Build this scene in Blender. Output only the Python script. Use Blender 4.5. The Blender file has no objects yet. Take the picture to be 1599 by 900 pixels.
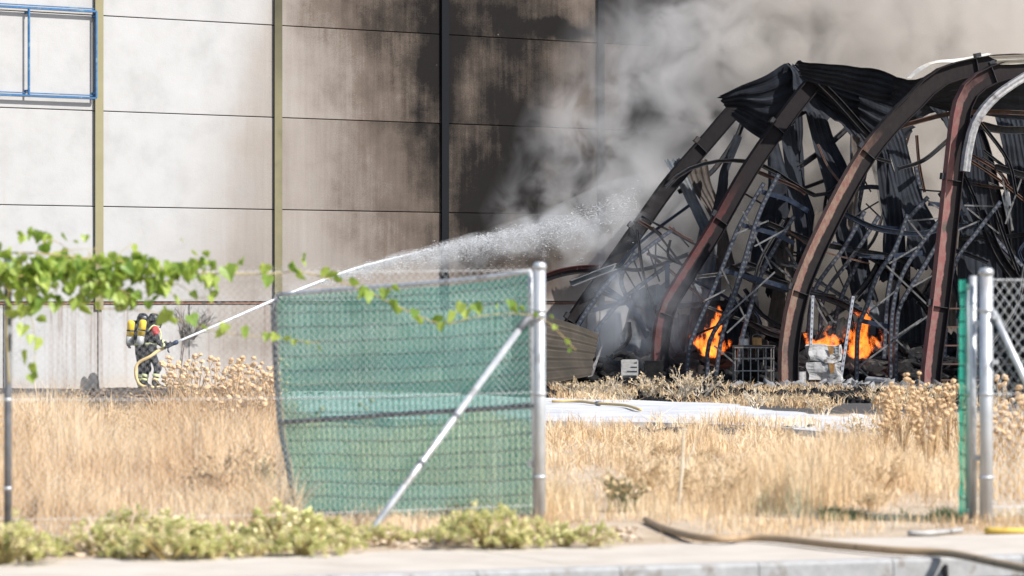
import bpy, bmesh, math, random
import numpy as np
from mathutils import Vector, Matrix, noise as mnoise
R = math.radians
random.seed(11)
rng = np.random.default_rng(7)
scene = bpy.context.scene
COL = scene.collection

# ---------------------------------------------------------------- camera
F, CX, HY, EYE = 6000.0, 799.5, 465.0, 1.75          # focal length in photo pixels, centre, horizon row, eye height
cam = bpy.data.cameras.new('camera')
cam.sensor_width = 36.0
cam.lens = F / 1599 * 36
cam.shift_y = 15 / 1599
cam.clip_start, cam.clip_end = 0.5, 3000
cam.dof.use_dof = True
cam.dof.focus_distance = 98
cam.dof.aperture_fstop = 3.4
camo = bpy.data.objects.new('camera', cam)
camo.location = (0, 0, EYE); camo.rotation_euler = (R(90), 0, 0)
COL.objects.link(camo); scene.camera = camo

# ---------------------------------------------------------------- sky and sun
SUN = Vector((0.60, -0.40, 0.69)).normalized()
world = bpy.data.worlds.new('World'); scene.world = world; world.use_nodes = True
wn = world.node_tree
sky = wn.nodes.new('ShaderNodeTexSky'); sky.sky_type = 'NISHITA'; sky.sun_disc = False
sky.sun_elevation = math.asin(SUN.z); sky.sun_rotation = math.atan2(SUN.x, SUN.y)
wn.links.new(sky.outputs[0], wn.nodes['Background'].inputs[0])
wn.nodes['Background'].inputs[1].default_value = 0.12
sl = bpy.data.lights.new('sun', 'SUN'); sl.energy = 4.6; sl.angle = R(0.53); sl.color = (1.0, 0.965, 0.915)
so = bpy.data.objects.new('sun', sl); so.rotation_euler = SUN.to_track_quat('Z', 'Y').to_euler()
so.location = (20, -10, 40); COL.objects.link(so)
scene.view_settings.view_transform = 'Standard'; scene.view_settings.look = 'None'
scene.view_settings.gamma = 1.0; scene.view_settings.exposure = 0.72
scene.render.engine = 'CYCLES'
cy = scene.cycles
cy.use_denoising = True
cy.max_bounces = 8; cy.diffuse_bounces = 3; cy.glossy_bounces = 2; cy.transmission_bounces = 3
cy.transparent_max_bounces = 24; cy.volume_bounces = 2
cy.volume_step_rate = 1.0; cy.volume_max_steps = 128
cy.sample_clamp_indirect = 6

# ---------------------------------------------------------------- helpers
def at(px, py, Y):
    return Vector(((px - CX) / F * Y, Y, EYE - (py - HY) / F * Y))

WTH = math.atan2(7300, 6000)
WD = Vector((math.sin(WTH), math.cos(WTH), 0)); WN = Vector((WD.y, -WD.x, 0)); WP = Vector((-9.13, 97, 0))
def wall_t(px):
    u = (px - CX) / F
    return (u * WP.y - WP.x) / (WD.x - WD.y * u)
def wall_Y(px): return WP.y + wall_t(px) * WD.y
def wall_tz(px, py):
    return wall_t(px), EYE - (py - HY) / F * wall_Y(px)

def sstep(a, b, x):
    t = min(1, max(0, (x - a) / (b - a))); return t * t * (3 - 2 * t)
def base_gz(y):
    if y < 29.0: return -0.16 + 0.15 * sstep(25.8, 26.7, y)
    return -0.01 - 0.49 * sstep(31, 62, y)
STREET = 0.42
def gz(x, y):
    yy = y - (x - 0.2) * STREET if y < 31 else y
    if y < 31: yy = yy + (y - yy) * sstep(28.5, 31, y)
    n = mnoise.noise(Vector((x * .35, y * .22, 0))) * .07 + mnoise.noise(Vector((x * 1.3, y * .9, 4))) * .03
    k = sstep(29.5, 34, y)
    z = base_gz(yy) + n * k
    m = math.exp(-(((x + 8.6) / 2.6) ** 2 + ((y - 88) / 4.5) ** 2)) * .12          # spoil by the wall
    return z + m

def thing(name, label, cat, loc=(0, 0, 0), rz=0, group=None):
    o = bpy.data.objects.new(name, None); COL.objects.link(o)
    o.empty_display_size = .2
    o.location = loc; o.rotation_euler = (0, 0, rz)
    return tag(o, label, cat, group)
def tag(o, label=None, cat=None, group=None, kind=None):
    if label: o['label'] = label
    if cat: o['category'] = cat
    if group: o['group'] = group
    if kind: o['kind'] = kind
    return o
def copy_tree(o, parent=None):
    c = o.copy(); COL.objects.link(c); c.parent = parent
    for ch in list(o.children): copy_tree(ch, c)
    return c
def world_loc(o):
    p = Vector((0, 0, 0))
    while o is not None:
        p += Vector(o.location); o = o.parent
    return p

class MB:
    def __init__(s): s.v = []; s.f = []; s.uv = []
    def add(s, vs, fs, uvs=None):
        b = len(s.v)
        s.v += [tuple(v) for v in vs]; s.f += [tuple(i + b for i in f) for f in fs]
        s.uv += (uvs if uvs else [(0, 0)] * len(vs)); return s
    def box(s, c, size, m=None):
        c = Vector(c); x, y, z = [q / 2 for q in size]
        vs = [Vector((a * x, b * y, d * z)) for a in (-1, 1) for b in (-1, 1) for d in (-1, 1)]
        if m is not None: vs = [m @ v for v in vs]
        return s.add([v + c for v in vs], [(0, 1, 3, 2), (4, 6, 7, 5), (0, 4, 5, 1), (2, 3, 7, 6), (0, 2, 6, 4), (1, 5, 7, 3)])
    def sweep(s, path, prof, ref=(0, -1, 0), scale=None, cap=True):
        path = [Vector(p) for p in path]; n = len(path); m = len(prof); ref = Vector(ref)
        vs = []; uvs = []; L = 0
        bmin = min(q[1] for q in prof); bmax = max(q[1] for q in prof)
        for i, p in enumerate(path):
            t = (path[min(i + 1, n - 1)] - path[max(i - 1, 0)])
            t = t.normalized() if t.length > 1e-9 else Vector((0, 0, 1))
            side = t.cross(ref)
            if side.length < 1e-4: side = t.cross(Vector((1, 0, .1)))
            side.normalize(); up = side.cross(t).normalized()
            k = scale[i] if scale else 1
            if i: L += (p - path[i - 1]).length
            for a, b in prof:
                vs.append(p + up * a * k + side * b * k); uvs.append((L, (b - bmin) / max(1e-6, bmax - bmin)))
        fs = []
        for i in range(n - 1):
            for j in range(m):
                a = i * m + j; b = i * m + (j + 1) % m
                fs.append((a, b, b + m, a + m))
        if cap:
            fs.append(tuple(range(m - 1, -1, -1))); fs.append(tuple((n - 1) * m + j for j in range(m)))
        return s.add(vs, fs, uvs)
    def tube(s, path, r, n=8, ref=(0.1, -1, .05), cap=True):
        prof = [(math.cos(2 * math.pi * k / n), math.sin(2 * math.pi * k / n)) for k in range(n)]
        sc = list(r) if hasattr(r, '__len__') else [r] * len(path)
        return s.sweep(path, prof, ref, sc, cap)
    def bar(s, p0, p1, w, h, ref=(0, -1, 0)):
        return s.sweep([p0, p1], [(-h / 2, -w / 2), (h / 2, -w / 2), (h / 2, w / 2), (-h / 2, w / 2)], ref)
    def lathe(s, prof, n=12, m=None):
        vs = []; k = len(prof)
        for j in range(n):
            a = 2 * math.pi * j / n
            vs += [Vector((r * math.cos(a), r * math.sin(a), z)) for r, z in prof]
        if m is not None: vs = [m @ v for v in vs]
        fs = [(j * k + i, ((j + 1) % n) * k + i, ((j + 1) % n) * k + i + 1, j * k + i + 1) for j in range(n) for i in range(k - 1)]
        fs.append(tuple(j * k for j in range(n - 1, -1, -1))); fs.append(tuple(j * k + k - 1 for j in range(n)))
        return s.add(vs, fs)
    def build(s, name, mat, parent=None, smooth=False, local=False):
        me = bpy.data.meshes.new(name)
        off = Vector((0, 0, 0)) if (local or parent is None) else world_loc(parent)
        me.from_pydata([(v[0] - off.x, v[1] - off.y, v[2] - off.z) for v in s.v], [], s.f)
        if s.uv:
            ul = me.uv_layers.new(name='UVMap'); li = np.zeros(len(me.loops), dtype=np.int32)
            me.loops.foreach_get('vertex_index', li)
            ul.data.foreach_set('uv', np.array(s.uv, dtype=np.float32)[li].ravel())
        if smooth: me.polygons.foreach_set('use_smooth', [True] * len(me.polygons))
        me.materials.append(mat); me.update()
        o = bpy.data.objects.new(name, me); COL.objects.link(o)
        if parent is not None: o.parent = parent
        return o

def smooth_path(pts, n):
    pts = [Vector(p) for p in pts]
    if len(pts) < 3:
        return [pts[0].lerp(pts[-1], i / n) for i in range(n + 1)]
    P = [pts[0] * 2 - pts[1]] + pts + [pts[-1] * 2 - pts[-2]]
    seg = [(pts[i + 1] - pts[i]).length for i in range(len(pts) - 1)]; tot = sum(seg); out = []
    for k in range(n + 1):
        d = tot * k / n; i = 0
        while i < len(seg) - 1 and d > seg[i]: d -= seg[i]; i += 1
        t = min(1, d / max(seg[i], 1e-9)); a, b, c, e = P[i], P[i + 1], P[i + 2], P[i + 3]
        out.append(.5 * ((2 * b) + (c - a) * t + (2 * a - 5 * b + 4 * c - e) * t * t + (3 * b - a - 3 * c + e) * t ** 3))
    return out
def plane_path(pts, Y0, slope=.316):
    """photo points -> points on a standing plane that recedes to the right by slope, starting at depth Y0"""
    u0 = (pts[0][0] - CX) / F; X0 = u0 * Y0; out = []
    for px, py in pts:
        u = (px - CX) / F; out.append(at(px, py, (Y0 - slope * X0) / (1 - slope * u)))
    return out
def np_mesh(name, V, faces, mat, tint=None):
    """faces: list of (k, array of shape (n, k))"""
    me = bpy.data.meshes.new(name)
    me.vertices.add(len(V)); me.vertices.foreach_set('co', np.asarray(V, dtype=np.float32).ravel())
    li = np.concatenate([f.ravel() for k, f in faces]).astype(np.int32)
    tot = np.concatenate([np.full(len(f), k) for k, f in faces]).astype(np.int32)
    st = np.concatenate([[0], np.cumsum(tot)[:-1]]).astype(np.int32)
    me.loops.add(len(li)); me.loops.foreach_set('vertex_index', li)
    me.polygons.add(len(tot)); me.polygons.foreach_set('loop_start', st)
    me.update(calc_edges=True); me.validate()
    if tint is not None:
        a = me.attributes.new('tint', 'FLOAT', 'POINT'); a.data.foreach_set('value', np.asarray(tint, dtype=np.float32))
    me.materials.append(mat)
    o = bpy.data.objects.new(name, me); COL.objects.link(o); return o

# ---------------------------------------------------------------- materials
class G:
    def __init__(s, name):
        s.m = bpy.data.materials.new(name); s.m.use_nodes = True; s.t = s.m.node_tree
        s.out = s.t.nodes['Material Output']; s.b = s.t.nodes['Principled BSDF']
    def set(s, sock, v):
        if isinstance(v, bpy.types.NodeSocket): s.t.links.new(v, sock)
        elif v is not None:
            if hasattr(v, '__len__') and len(v) == 3 and sock.type == 'RGBA': v = (*v, 1)
            sock.default_value = v
    def n(s, typ, props=None, **kw):
        nd = s.t.nodes.new('ShaderNode' + typ)
        for k, v in (props or {}).items(): setattr(nd, k, v)
        for k, v in kw.items():
            s.set(nd.inputs[int(k[1:])] if k[0] == 'i' and k[1:].isdigit() else nd.inputs[k.replace('_', ' ')], v)
        return nd
    def math(s, op, a, b=0, c=0, clamp=False):
        return s.n('Math', {'operation': op, 'use_clamp': clamp}, i0=a, i1=b, i2=c).outputs[0]
    def vmath(s, op, a, b=(0, 0, 0)):
        nd = s.n('VectorMath', {'operation': op}, i0=a, i1=b)
        return nd.outputs['Value'] if op in ('DOT_PRODUCT', 'LENGTH', 'DISTANCE') else nd.outputs[0]
    def mix(s, f, a, b, mode='MIX'): return s.n('MixRGB', {'blend_type': mode}, i0=f, i1=a, i2=b).outputs[0]
    def rng(s, v, a, b, c=0, d=1, smooth=True):
        return s.n('MapRange', {'interpolation_type': 'SMOOTHSTEP' if smooth else 'LINEAR'}, i0=v, i1=a, i2=b, i3=c, i4=d).outputs[0]
    def ramp(s, v, stops):
        nd = s.n('ValToRGB', i0=v); e = nd.color_ramp.elements
        while len(e) < len(stops): e.new(0.5)
        for q, (p, c) in zip(e, stops): q.position = p; q.color = (*c, 1)
        return nd.outputs[0]
    def noise(s, vec, scale, detail=5, rough=.55, dist=0):
        return s.n('TexNoise', i0=vec, Scale=scale, Detail=detail, Roughness=rough, Distortion=dist).outputs[0]
    def obj(s): return s.n('TexCoord').outputs['Object']
    def pos(s): return s.n('NewGeometry').outputs['Position']
    def scaled(s, vec, sc): return s.vmath('MULTIPLY', vec, sc)
    def blobs(s, vec2, items):
        """vec2: vector with the plane in xy; items (cx, cy, rx, ry, strength): soft ellipses, summed"""
        acc = None
        for cx, cy_, rx, ry, st in items:
            d = s.vmath('LENGTH', s.vmath('MULTIPLY', s.vmath('SUBTRACT', vec2, (cx, cy_, 0)), (1 / rx, 1 / ry, 0)))
            v = s.rng(d, 1.0, 0.0, 0.0, st)
            acc = v if acc is None else s.math('ADD', acc, v)
        return acc
    def bump(s, h, strength, dist=.02):
        s.set(s.b.inputs['Normal'], s.n('Bump', Strength=strength, Distance=dist, Height=h).outputs[0])
    def surf(s, color=None, rough=.8, metal=0, spec=None):
        s.set(s.b.inputs['Base Color'], color); s.set(s.b.inputs['Roughness'], rough); s.set(s.b.inputs['Metallic'], metal)
        if spec is not None: s.set(s.b.inputs['Specular IOR Level'], spec)
        return s.m

def std(name, c1, c2, scale=6, rough=.75, metal=0, bump=.25, stretch=(1, 1, 1), c3=None, bdist=.01, spec=.25):
    g = G(name); v = g.scaled(g.obj(), stretch)
    n = g.noise(v, scale, 6, .6); col = g.ramp(n, [(.32, c1), (.68, c2)])
    if c3 is not None:
        n2 = g.noise(v, scale * .37, 4, .6, .5); col = g.mix(g.rng(n2, .54, .66), col, c3)
    if bump: g.bump(g.noise(v, scale * 4, 4), bump, bdist)
    return g.surf(col, rough, metal, spec)
# ================================================================ SETTING
def wall_vec(g):
    P = g.pos()
    t = g.math('SUBTRACT', g.vmath('DOT_PRODUCT', P, tuple(WD)), WP.dot(WD))
    z = g.n('SeparateXYZ', i0=P).outputs[2]
    return g.n('CombineXYZ', i0=t, i1=z, i2=0).outputs[0], t, z
SOOT = [  # px, py, rx, ry, strength: where the fire blackened the panels
    (600, 250, 230, 380, .28), (560, 150, 150, 200, .10), (640, 110, 85, 150, .50), (700, 55, 70, 80, .45), (680, 150, 34, 120, .45), (590, 5, 170, 85, .45), (675, 230, 70, 190, .18), (640, 330, 130, 90, .15),
    (500, 60, 130, 120, .16), (560, 400, 160, 120, .10),
    (815, 15, 190, 85, .52), (840, 130, 120, 130, .42), (800, 270, 160, 110, .62), (850, 300, 130, 130, .30), (760, 130, 110, 120, .16), (870, 40, 90, 14, .5),
    (850, 400, 190, 90, .45), (720, 380, 70, 90, .30), (775, 200, 90, 300, .18),
    (1010, 120, 120, 190, .42), (1000, 270, 130, 150, .55), (1080, 40, 190, 80, .45), (1010, 15, 110, 60, .25), (1100, 250, 220, 380, .30), (1300, 250, 330, 500, .38), (1550, 250, 330, 500, .30),
    (370, 380, 90, 260, .13), (405, 250, 50, 240, .10), (395, 440, 80, 90, .10), (300, 420, 130, 100, .05), (480, 540, 220, 60, .25),
]
def soot_items():
    out = []
    for px, py, rx, ry, st in SOOT:
        t, z = wall_tz(px, py); out.append((t, z, rx * .0216 * 1.22, ry * .0166 * 1.22, st * (1.06 if px > 695 else (.86 if px > 450 else 1.0))))
    return out
def wall_mat(name, plinth=False):
    g = G(name); vec, t, z = wall_vec(g)
    wob = g.n('TexNoise', i0=vec, Scale=.55, Detail=5, Roughness=.6).outputs[1]
    v2 = g.vmath('ADD', vec, g.vmath('MULTIPLY', g.vmath('SUBTRACT', wob, (.5, .5, .5)), (1.5, 1.3, 0)))
    s = g.blobs(v2, soot_items())
    tz = g.n('SeparateXYZ', i0=v2)
    rise = g.rng(z, .8, 3.0)
    s = g.math('ADD', s, g.math('MULTIPLY', rise, g.math('ADD', g.rng(tz.outputs[0], 2.6, 9.2, 0, .10), g.math('ADD', g.rng(t, 9.42, 9.44, 0, .13), g.rng(t, 3.92, 3.94, 0, .05)))))
    rnd = g.n('ObjectInfo').outputs['Random']
    shift = g.n('CombineXYZ', i0=0, i1=g.math('MULTIPLY', rnd, 40), i2=0).outputs[0]
    st = g.noise(g.scaled(g.vmath('ADD', vec, shift), (5.5, .28, 1)), 1.0, 5, .65)           # rain streaks, different on every panel
    cloud = g.noise(vec, .8, 6, .62)
    grain = g.noise(vec, 26, 3, .7)
    amp = g.math('MULTIPLY', s, g.math('ADD', .10, g.math('ADD', g.math('MULTIPLY', st, .55), g.math('MULTIPLY', cloud, 1.30))))
    amp = g.math('ADD', amp, g.math('MULTIPLY', g.math('MULTIPLY', g.math('SUBTRACT', grain, .5), .5), g.math('MINIMUM', s, 1)))
    amp = g.math('ADD', amp, g.math('MULTIPLY', g.math('SUBTRACT', rnd, .5), g.math('MULTIPLY', s, .34)))
    base = g.ramp(cloud, [(.3, (.325, .322, .318)), (.5, (.37, .367, .363)), (.72, (.395, .392, .39))])
    drip = g.rng(g.noise(g.scaled(g.vmath('ADD', vec, shift), (3.2, .10, 1)), 1, 4, .6), .60, .74)
    base = g.mix(g.math('MULTIPLY', drip, .45), base, (.34, .30, .265))
    if plinth:
        d2 = g.rng(g.noise(g.scaled(vec, (1.6, .05, 1)), 1, 5, .7), .46, .60)
        sep = g.n('SeparateXYZ', i0=v2)
        for px_, w_ in ((92, .32), (150, .40), (10, .25), (560, .4), (432, .4)):
            d2 = g.math('MAXIMUM', d2, g.rng(g.math('ABSOLUTE', g.math('SUBTRACT', g.math('ADD', g.math('MULTIPLY', sep.outputs[0], .25), g.math('MULTIPLY', t, .75)), wall_t(px_))), w_, w_ * .25, 0, 1))
        d3 = g.rng(g.noise(g.scaled(vec, (9, .25, 1)), 1, 4, .7), .35, .7)
        base = g.mix(g.math('MULTIPLY', d2, g.math('MULTIPLY', d3, .75)), base, (.20, .145, .115))
        low = g.rng(g.math('ADD', z, g.math('MULTIPLY', cloud, .8)), .35, -.2)
        base = g.mix(g.math('MULTIPLY', low, .5), base, (.33, .27, .21))
    col = g.ramp(amp, [(0.0, (1, 1, 1)), (.22, (.70, .63, .57)), (.50, (.31, .25, .21)), (.78, (.115, .094, .080)), (1.0, (.034, .031, .030))])
    col = g.mix(1.0, base, col, 'MULTIPLY')
    h = g.math('ADD', g.math('MULTIPLY', grain, .6), g.math('MULTIPLY', g.noise(vec, 7, 4), .6))
    g.bump(h, .5, .012)
    fl = g.math('MULTIPLY', g.rng(g.noise(vec, 3.3, 6, .75), .70, .74), g.rng(s, .25, .5))
    col = g.mix(g.math('MULTIPLY', fl, .7), col, (.42, .39, .36))
    return g.surf(col, .95, 0, .06)
M = {}
M['panel'] = wall_mat('soot stained concrete'); M['plinth'] = wall_mat('streaked plinth concrete', True)
M['joint'] = std('dark joint', (.05, .045, .04), (.09, .08, .07), 5)
M['ledge'] = std('rusty brick ledge', (.11, .05, .032), (.22, .12, .08), 9, bump=.5, c3=(.06, .05, .045))
def column_mat():
    g = G('olive column paint'); vec, t, z = wall_vec(g)
    n = g.noise(vec, 1.6, 6, .6)
    s = g.rng(g.math('ADD', t, g.math('MULTIPLY', n, 3.0)), 3.4, 9.0)
    s2 = g.math('MULTIPLY', g.rng(g.math('ADD', z, g.math('MULTIPLY', n, 3.0)), 5.0, 12.5), g.rng(t, 2.5, 3.2))
    s = g.math('MAXIMUM', s, g.math('MULTIPLY', s2, .8))
    col = g.mix(n, (.205, .185, .105), (.27, .245, .155))
    return g.surf(g.mix(s, col, (.010, .011, .013)), .85, 0, .08)
M['column'] = column_mat()
M['blue_steel'] = std('blue painted steel', (.03, .10, .22), (.05, .15, .30), 8, .45, 0, .1, c3=(.10, .20, .30))

# ---- ground sheet
def ground_mat():
    g = G('dry earth'); P = g.pos(); n = g.noise(P, 1.1, 7, .65); f = g.noise(P, 9, 5, .7); fine = g.noise(P, 45, 3, .7)
    col = g.ramp(n, [(.28, (.34, .24, .155)), (.5, (.47, .36, .25)), (.72, (.58, .47, .35))])
    col = g.mix(g.rng(f, .45, .75), col, (.55, .46, .35))
    col = g.mix(g.rng(fine, .58, .75), col, (.24, .18, .12))
    w = g.vmath('ADD', P, g.vmath('MULTIPLY', g.vmath('SUBTRACT', g.n('TexNoise', i0=P, Scale=.5, Detail=6).outputs[1], (.5, .5, .5)), (3, 5, 0)))
    char = g.blobs(w, [(-6.8, 86, 5.2, 17, 1.7), (-12, 92, 4, 10, 1.0), (-2, 98, 6, 9, 1.0), (5, 100, 9, 12, 1.5), (12, 102, 8, 12, 1.5), (6, 80, 10, 10, 1.3), (7, 90.5, 11, 9, 2.2), (5.5, 69, 7, 3.4, .75), (1.0, 69.5, 3, 3, .6), (-5.8, 70, 2.6, 6, .7)])
    char = g.math('MULTIPLY', char, g.math('ADD', .35, g.math('MULTIPLY', f, 1.3)), clamp=True)
    char = g.rng(char, .32, .72)
    col = g.mix(char, col, g.mix(f, (.018, .017, .017), (.10, .088, .078)))
    g.bump(g.math('ADD', f, g.math('MULTIPLY', fine, .6)), .8, .05)
    return g.surf(col, .95)
M['earth'] = ground_mat()
xs = [-1200, -500, -200, -90, -50, -30] + list(np.arange(-20, 24.1, .5)) + [32, 50, 90, 200, 500, 1200]
ys = [-300, -80, -20, 0, 12, 18, 22] + list(np.arange(23.4, 32, .3)) + list(np.arange(32, 112, .8)) + [116, 122, 130, 150, 200, 400, 900, 2000]
gv = [(x, y, gz(x, y)) for y in ys for x in xs]; nx = len(xs)
gf = [(j * nx + i, j * nx + i + 1, (j + 1) * nx + i + 1, (j + 1) * nx + i) for j in range(len(ys) - 1) for i in range(nx - 1)]
o = MB().add(gv, gf, [(0, 0)] * len(gv)).build('ground', M['earth'], smooth=True); tag(o, kind='structure')

# ---- street: road, kerb, pavement (all run along the same direction)
sd = Vector((1, STREET, 0)).normalized(); sn = Vector((sd.y, -sd.x, 0))           # sn points to the road
K0 = Vector((3.47, 26.05, 0))                                                     # a point on the kerb's front edge
def street(a, b, z): return K0 + sd * a - sn * b + Vector((0, 0, z))              # b: metres behind the kerb front
def pave_mat():
    g = G('pale pavement concrete'); P = g.pos()
    n = g.noise(P, 1.4, 6, .62); f = g.noise(P, 30, 4, .7)
    col = g.ramp(n, [(.3, (.40, .345, .285)), (.55, (.475, .42, .355)), (.75, (.52, .465, .40))])
    col = g.mix(g.rng(g.noise(g.scaled(P, (1.2, 4, 1)), 1.2, 6, .7), .55, .72), col, (.33, .27, .205))
    col = g.mix(g.rng(f, .62, .75), col, (.33, .30, .27))
    g.bump(f, .35, .006)
    return g.surf(col, .9)
M['pave'] = pave_mat()
M['kerb'] = std('grey kerb concrete', (.27, .265, .26), (.36, .355, .35), 12, .9, bump=.4, c3=(.22, .20, .18))
M['asphalt'] = std('asphalt', (.045, .045, .046), (.075, .073, .07), 40, .95, bump=.6)
m = MB(); m.add([street(-80, -14, -.135), street(80, -14, -.135), street(80, .02, -.135), street(-80, .02, -.135)], [(0, 1, 2, 3)])
tag(m.build('road', M['asphalt']), kind='structure')
pave = tag(bpy.data.objects.new('pavement', None), kind='structure'); COL.objects.link(pave)
jj = -24.0
for k in range(19):                                       # pavement flags cast between the joints
    L = 2.6; a0, a1 = jj + .006, jj + L - .006; zt = .004 * math.sin(k * 2.3)
    bw = 2.05
    nb = 6
    vs = []; 
    for side in (0, 1):
        for q in range(nb + 1):
            b = .165 + (bw - .165) * q / nb
            wob = (.07 * math.sin(3.1 * (a0, a1)[side]) + .05 * math.sin(7.7 * (a0, a1)[side])) if q == nb else 0
            vs.append(street((a0, a1)[side], b + wob, zt))
    top = list(vs); bot = [v - Vector((0, 0, .12)) for v in vs]; n1 = nb + 1
    fs = [(q, q + 1, n1 + q + 1, n1 + q) for q in range(nb)]; T2 = 2 * n1
    fs = [tuple(reversed(f)) for f in fs] + [tuple(T2 + i for i in f) for f in fs]
    ring = list(range(0, n1)) + list(range(2 * n1 - 1, n1 - 1, -1))
    fs += [(ring[i], ring[(i + 1) % len(ring)], T2 + ring[(i + 1) % len(ring)], T2 + ring[i]) for i in range(len(ring))]
    MB().add(top + bot, fs).build('paving_slab', M['pave'], pave); jj += L
jj = -24.0
kv = None
for k in range(49):
    mb = MB(); a0, a1 = jj + .004, jj + .996
    pr = [(0, -.30), (0, -.02), (.02, 0), (.14, 0), (.155, -.01), (.155, -.30)]
    vs = [street(a, b, z + .004) for a in (a0, a1) for b, z in pr]; q = len(pr)
    fs = [(i, (i + 1) % q, q + (i + 1) % q, q + i) for i in range(q)] + [tuple(range(q - 1, -1, -1)), tuple(range(q, 2 * q))]
    mb.add(vs, fs).build('kerb_stone', M['kerb'], pave); jj += 1.0

# ---- the pale concrete apron in the yard, broken and dusted with ash
def apron_mat():
    g = G('ash dusted concrete'); P = g.pos(); n = g.noise(P, .9, 7, .65); f = g.noise(P, 6, 6, .7)
    col = g.ramp(n, [(.3, (.36, .36, .37)), (.55, (.49, .49, .495)), (.75, (.57, .57, .57))])
    st = g.rng(g.noise(g.scaled(P, (.6, 2.2, 1)), 1.1, 7, .72, .6), .55, .68)
    col = g.mix(g.math('MULTIPLY', st, .8), col, (.20, .18, .165))
    col = g.mix(g.rng(f, .62, .72), col, (.10, .095, .09))
    g.bump(f, .5, .02); return g.surf(col, .9)
M['apron'] = apron_mat()
def slab(name, front, back, z, th, mat, parent=None, seed=0):
    """front/back edges as photo points on the ground plane at height z; uneven rim"""
    def gp(px, py):
        Y = (EYE - z) * F / (py - HY); return at(px, py, Y)
    A = smooth_path([gp(*p) for p in front], 40); B = smooth_path([gp(*p) for p in back], 40)
    r = random.Random(seed); nv = 8; vs = []
    for i in range(41):
        for j in range(nv + 1):
            p = A[i].lerp(B[i], j / nv)
            p.z += .03 * mnoise.noise(Vector((p.x * .8, p.y * .5, seed)))
            if j in (0, nv): p.y += .28 * mnoise.noise(Vector((p.x * 2.1, seed, j))); p.x += .12 * r.uniform(-1, 1)
            vs.append(p)
    n = len(vs); w = nv + 1
    fs = [(i * w + j, (i + 1) * w + j, (i + 1) * w + j + 1, i * w + j + 1) for i in range(40) for j in range(nv)]
    vs2 = vs + [v - Vector((0, 0, th)) for v in vs]
    fs2 = fs + [tuple(n + q for q in reversed(f)) for f in fs]
    ring = [i * w for i in range(41)] + [40 * w + j for j in range(1, w)] + [i * w + nv for i in range(39, -1, -1)] + [j for j in range(nv - 1, 0, -1)]
    fs2 += [(ring[(i + 1) % len(ring)], ring[i], n + ring[i], n + ring[(i + 1) % len(ring)]) for i in range(len(ring))]
    return MB().add(vs2, fs2).build(name, mat, parent)
o = slab('concrete_apron', [(385, 640), (560, 652), (860, 658), (1000, 659), (1150, 664), (1270, 673), (1378, 680)],
         [(385, 612), (560, 611), (860, 621), (1000, 625), (1120, 630), (1200, 640), (1366, 655)], -.38, .34, M['apron'], None, 3)
tag(o, kind='structure')

# ---- the warehouse: precast panels between steel columns on a concrete plinth
BAY, Z0, ROW = 5.513, 1.64, 2.386
T0 = -1.59
WROT = math.atan2(WD.y, WD.x)
wh = thing('concrete_warehouse', 'tall pale precast concrete panel warehouse wall blackened by soot', 'building', (WP.x, WP.y, 0), WROT)
BAYS = range(-4, 8)
def wbox(name, t0, t1, d0, d1, z0, z1, mat, bevel=0, me=None):
    """box in wall coordinates: t along, d out of the wall toward the yard"""
    c = ((t0 + t1) / 2, -(d0 + d1) / 2, (z0 + z1) / 2)
    if me is None:
        x, y, z = (t1 - t0) / 2, (d1 - d0) / 2, (z1 - z0) / 2
        if bevel:
            b = bevel; pr = [(-x, -z + b), (-x + b, -z), (x - b, -z), (x, -z + b), (x, z - b), (x - b, z), (-x + b, z), (-x, z - b)]
            ins = [(px_ * (1 - b / x), pz_ * (1 - b / z)) for px_, pz_ in pr]
            vs = [(a, -y, b_) for a, b_ in ins] + [(a, -y + b, b_) for a, b_ in pr] + [(a, y, b_) for a, b_ in pr]
            fs = [tuple(range(8))] + [(k * 8 + i, (k + 1) * 8 + i, (k + 1) * 8 + (i + 1) % 8, k * 8 + (i + 1) % 8) for k in (0, 1) for i in range(8)] + [tuple(range(23, 15, -1))]
            mb = MB().add(vs, fs)
        else: mb = MB().box((0, 0, 0), (2 * x, 2 * y, 2 * z))
        o = mb.build(name, mat, wh, local=True); o.location = c
    else:
        o = bpy.data.objects.new(name, me); COL.objects.link(o); o.parent = wh; o.location = c
    return o
pm = lm = None
for b in BAYS:
    t0 = T0 + b * BAY
    for r in range(5):
        z = Z0 + r * ROW
        o = wbox('concrete_panel', t0 + .06, t0 + BAY - .06, -.09, 0, z + .010, z + ROW - .010, M['panel'], .012, pm); pm = o.data
        o.location.y += random.uniform(-.006, .006)
    for q in range(2):
        o = wbox('plinth_panel', t0 + .012 + q * BAY / 2, t0 + BAY / 2 - .012 + q * BAY / 2, -.09, .03, -1.0, 1.575, M['plinth'], .012, lm); lm = o.data
    wbox('brick_ledge', t0 + .02, t0 + BAY - .02, -.09, .055 , 1.585, 1.628, M['ledge'])
I_COL = [(-.12, -.02), (.12, -.02), (.12, 0), (.008, 0), (.008, .13), (-.008, .13), (-.008, 0), (-.12, 0)]
cmesh = None
for b in list(BAYS) + [BAYS[-1] + 1]:
    t = T0 + b * BAY
    if cmesh is None:
        mb = MB(); vs = [(a, -.075 + d, z) for z in (1.45, Z0 + 5 * ROW) for a, d in I_COL]; q = 8
        mb.add(vs, [(i, (i + 1) % q, q + (i + 1) % q, q + i) for i in range(q)] + [tuple(range(q - 1, -1, -1)), tuple(range(q, 2 * q))])
        o = mb.build('steel_column', M['column'], wh, local=True); cmesh = o.data
    else:
        o = bpy.data.objects.new('steel_column', cmesh); COL.objects.link(o); o.parent = wh
    o.location = (t, 0, 0)
tA, tB = T0 + BAYS[0] * BAY, T0 + (BAYS[-1] + 1) * BAY
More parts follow.
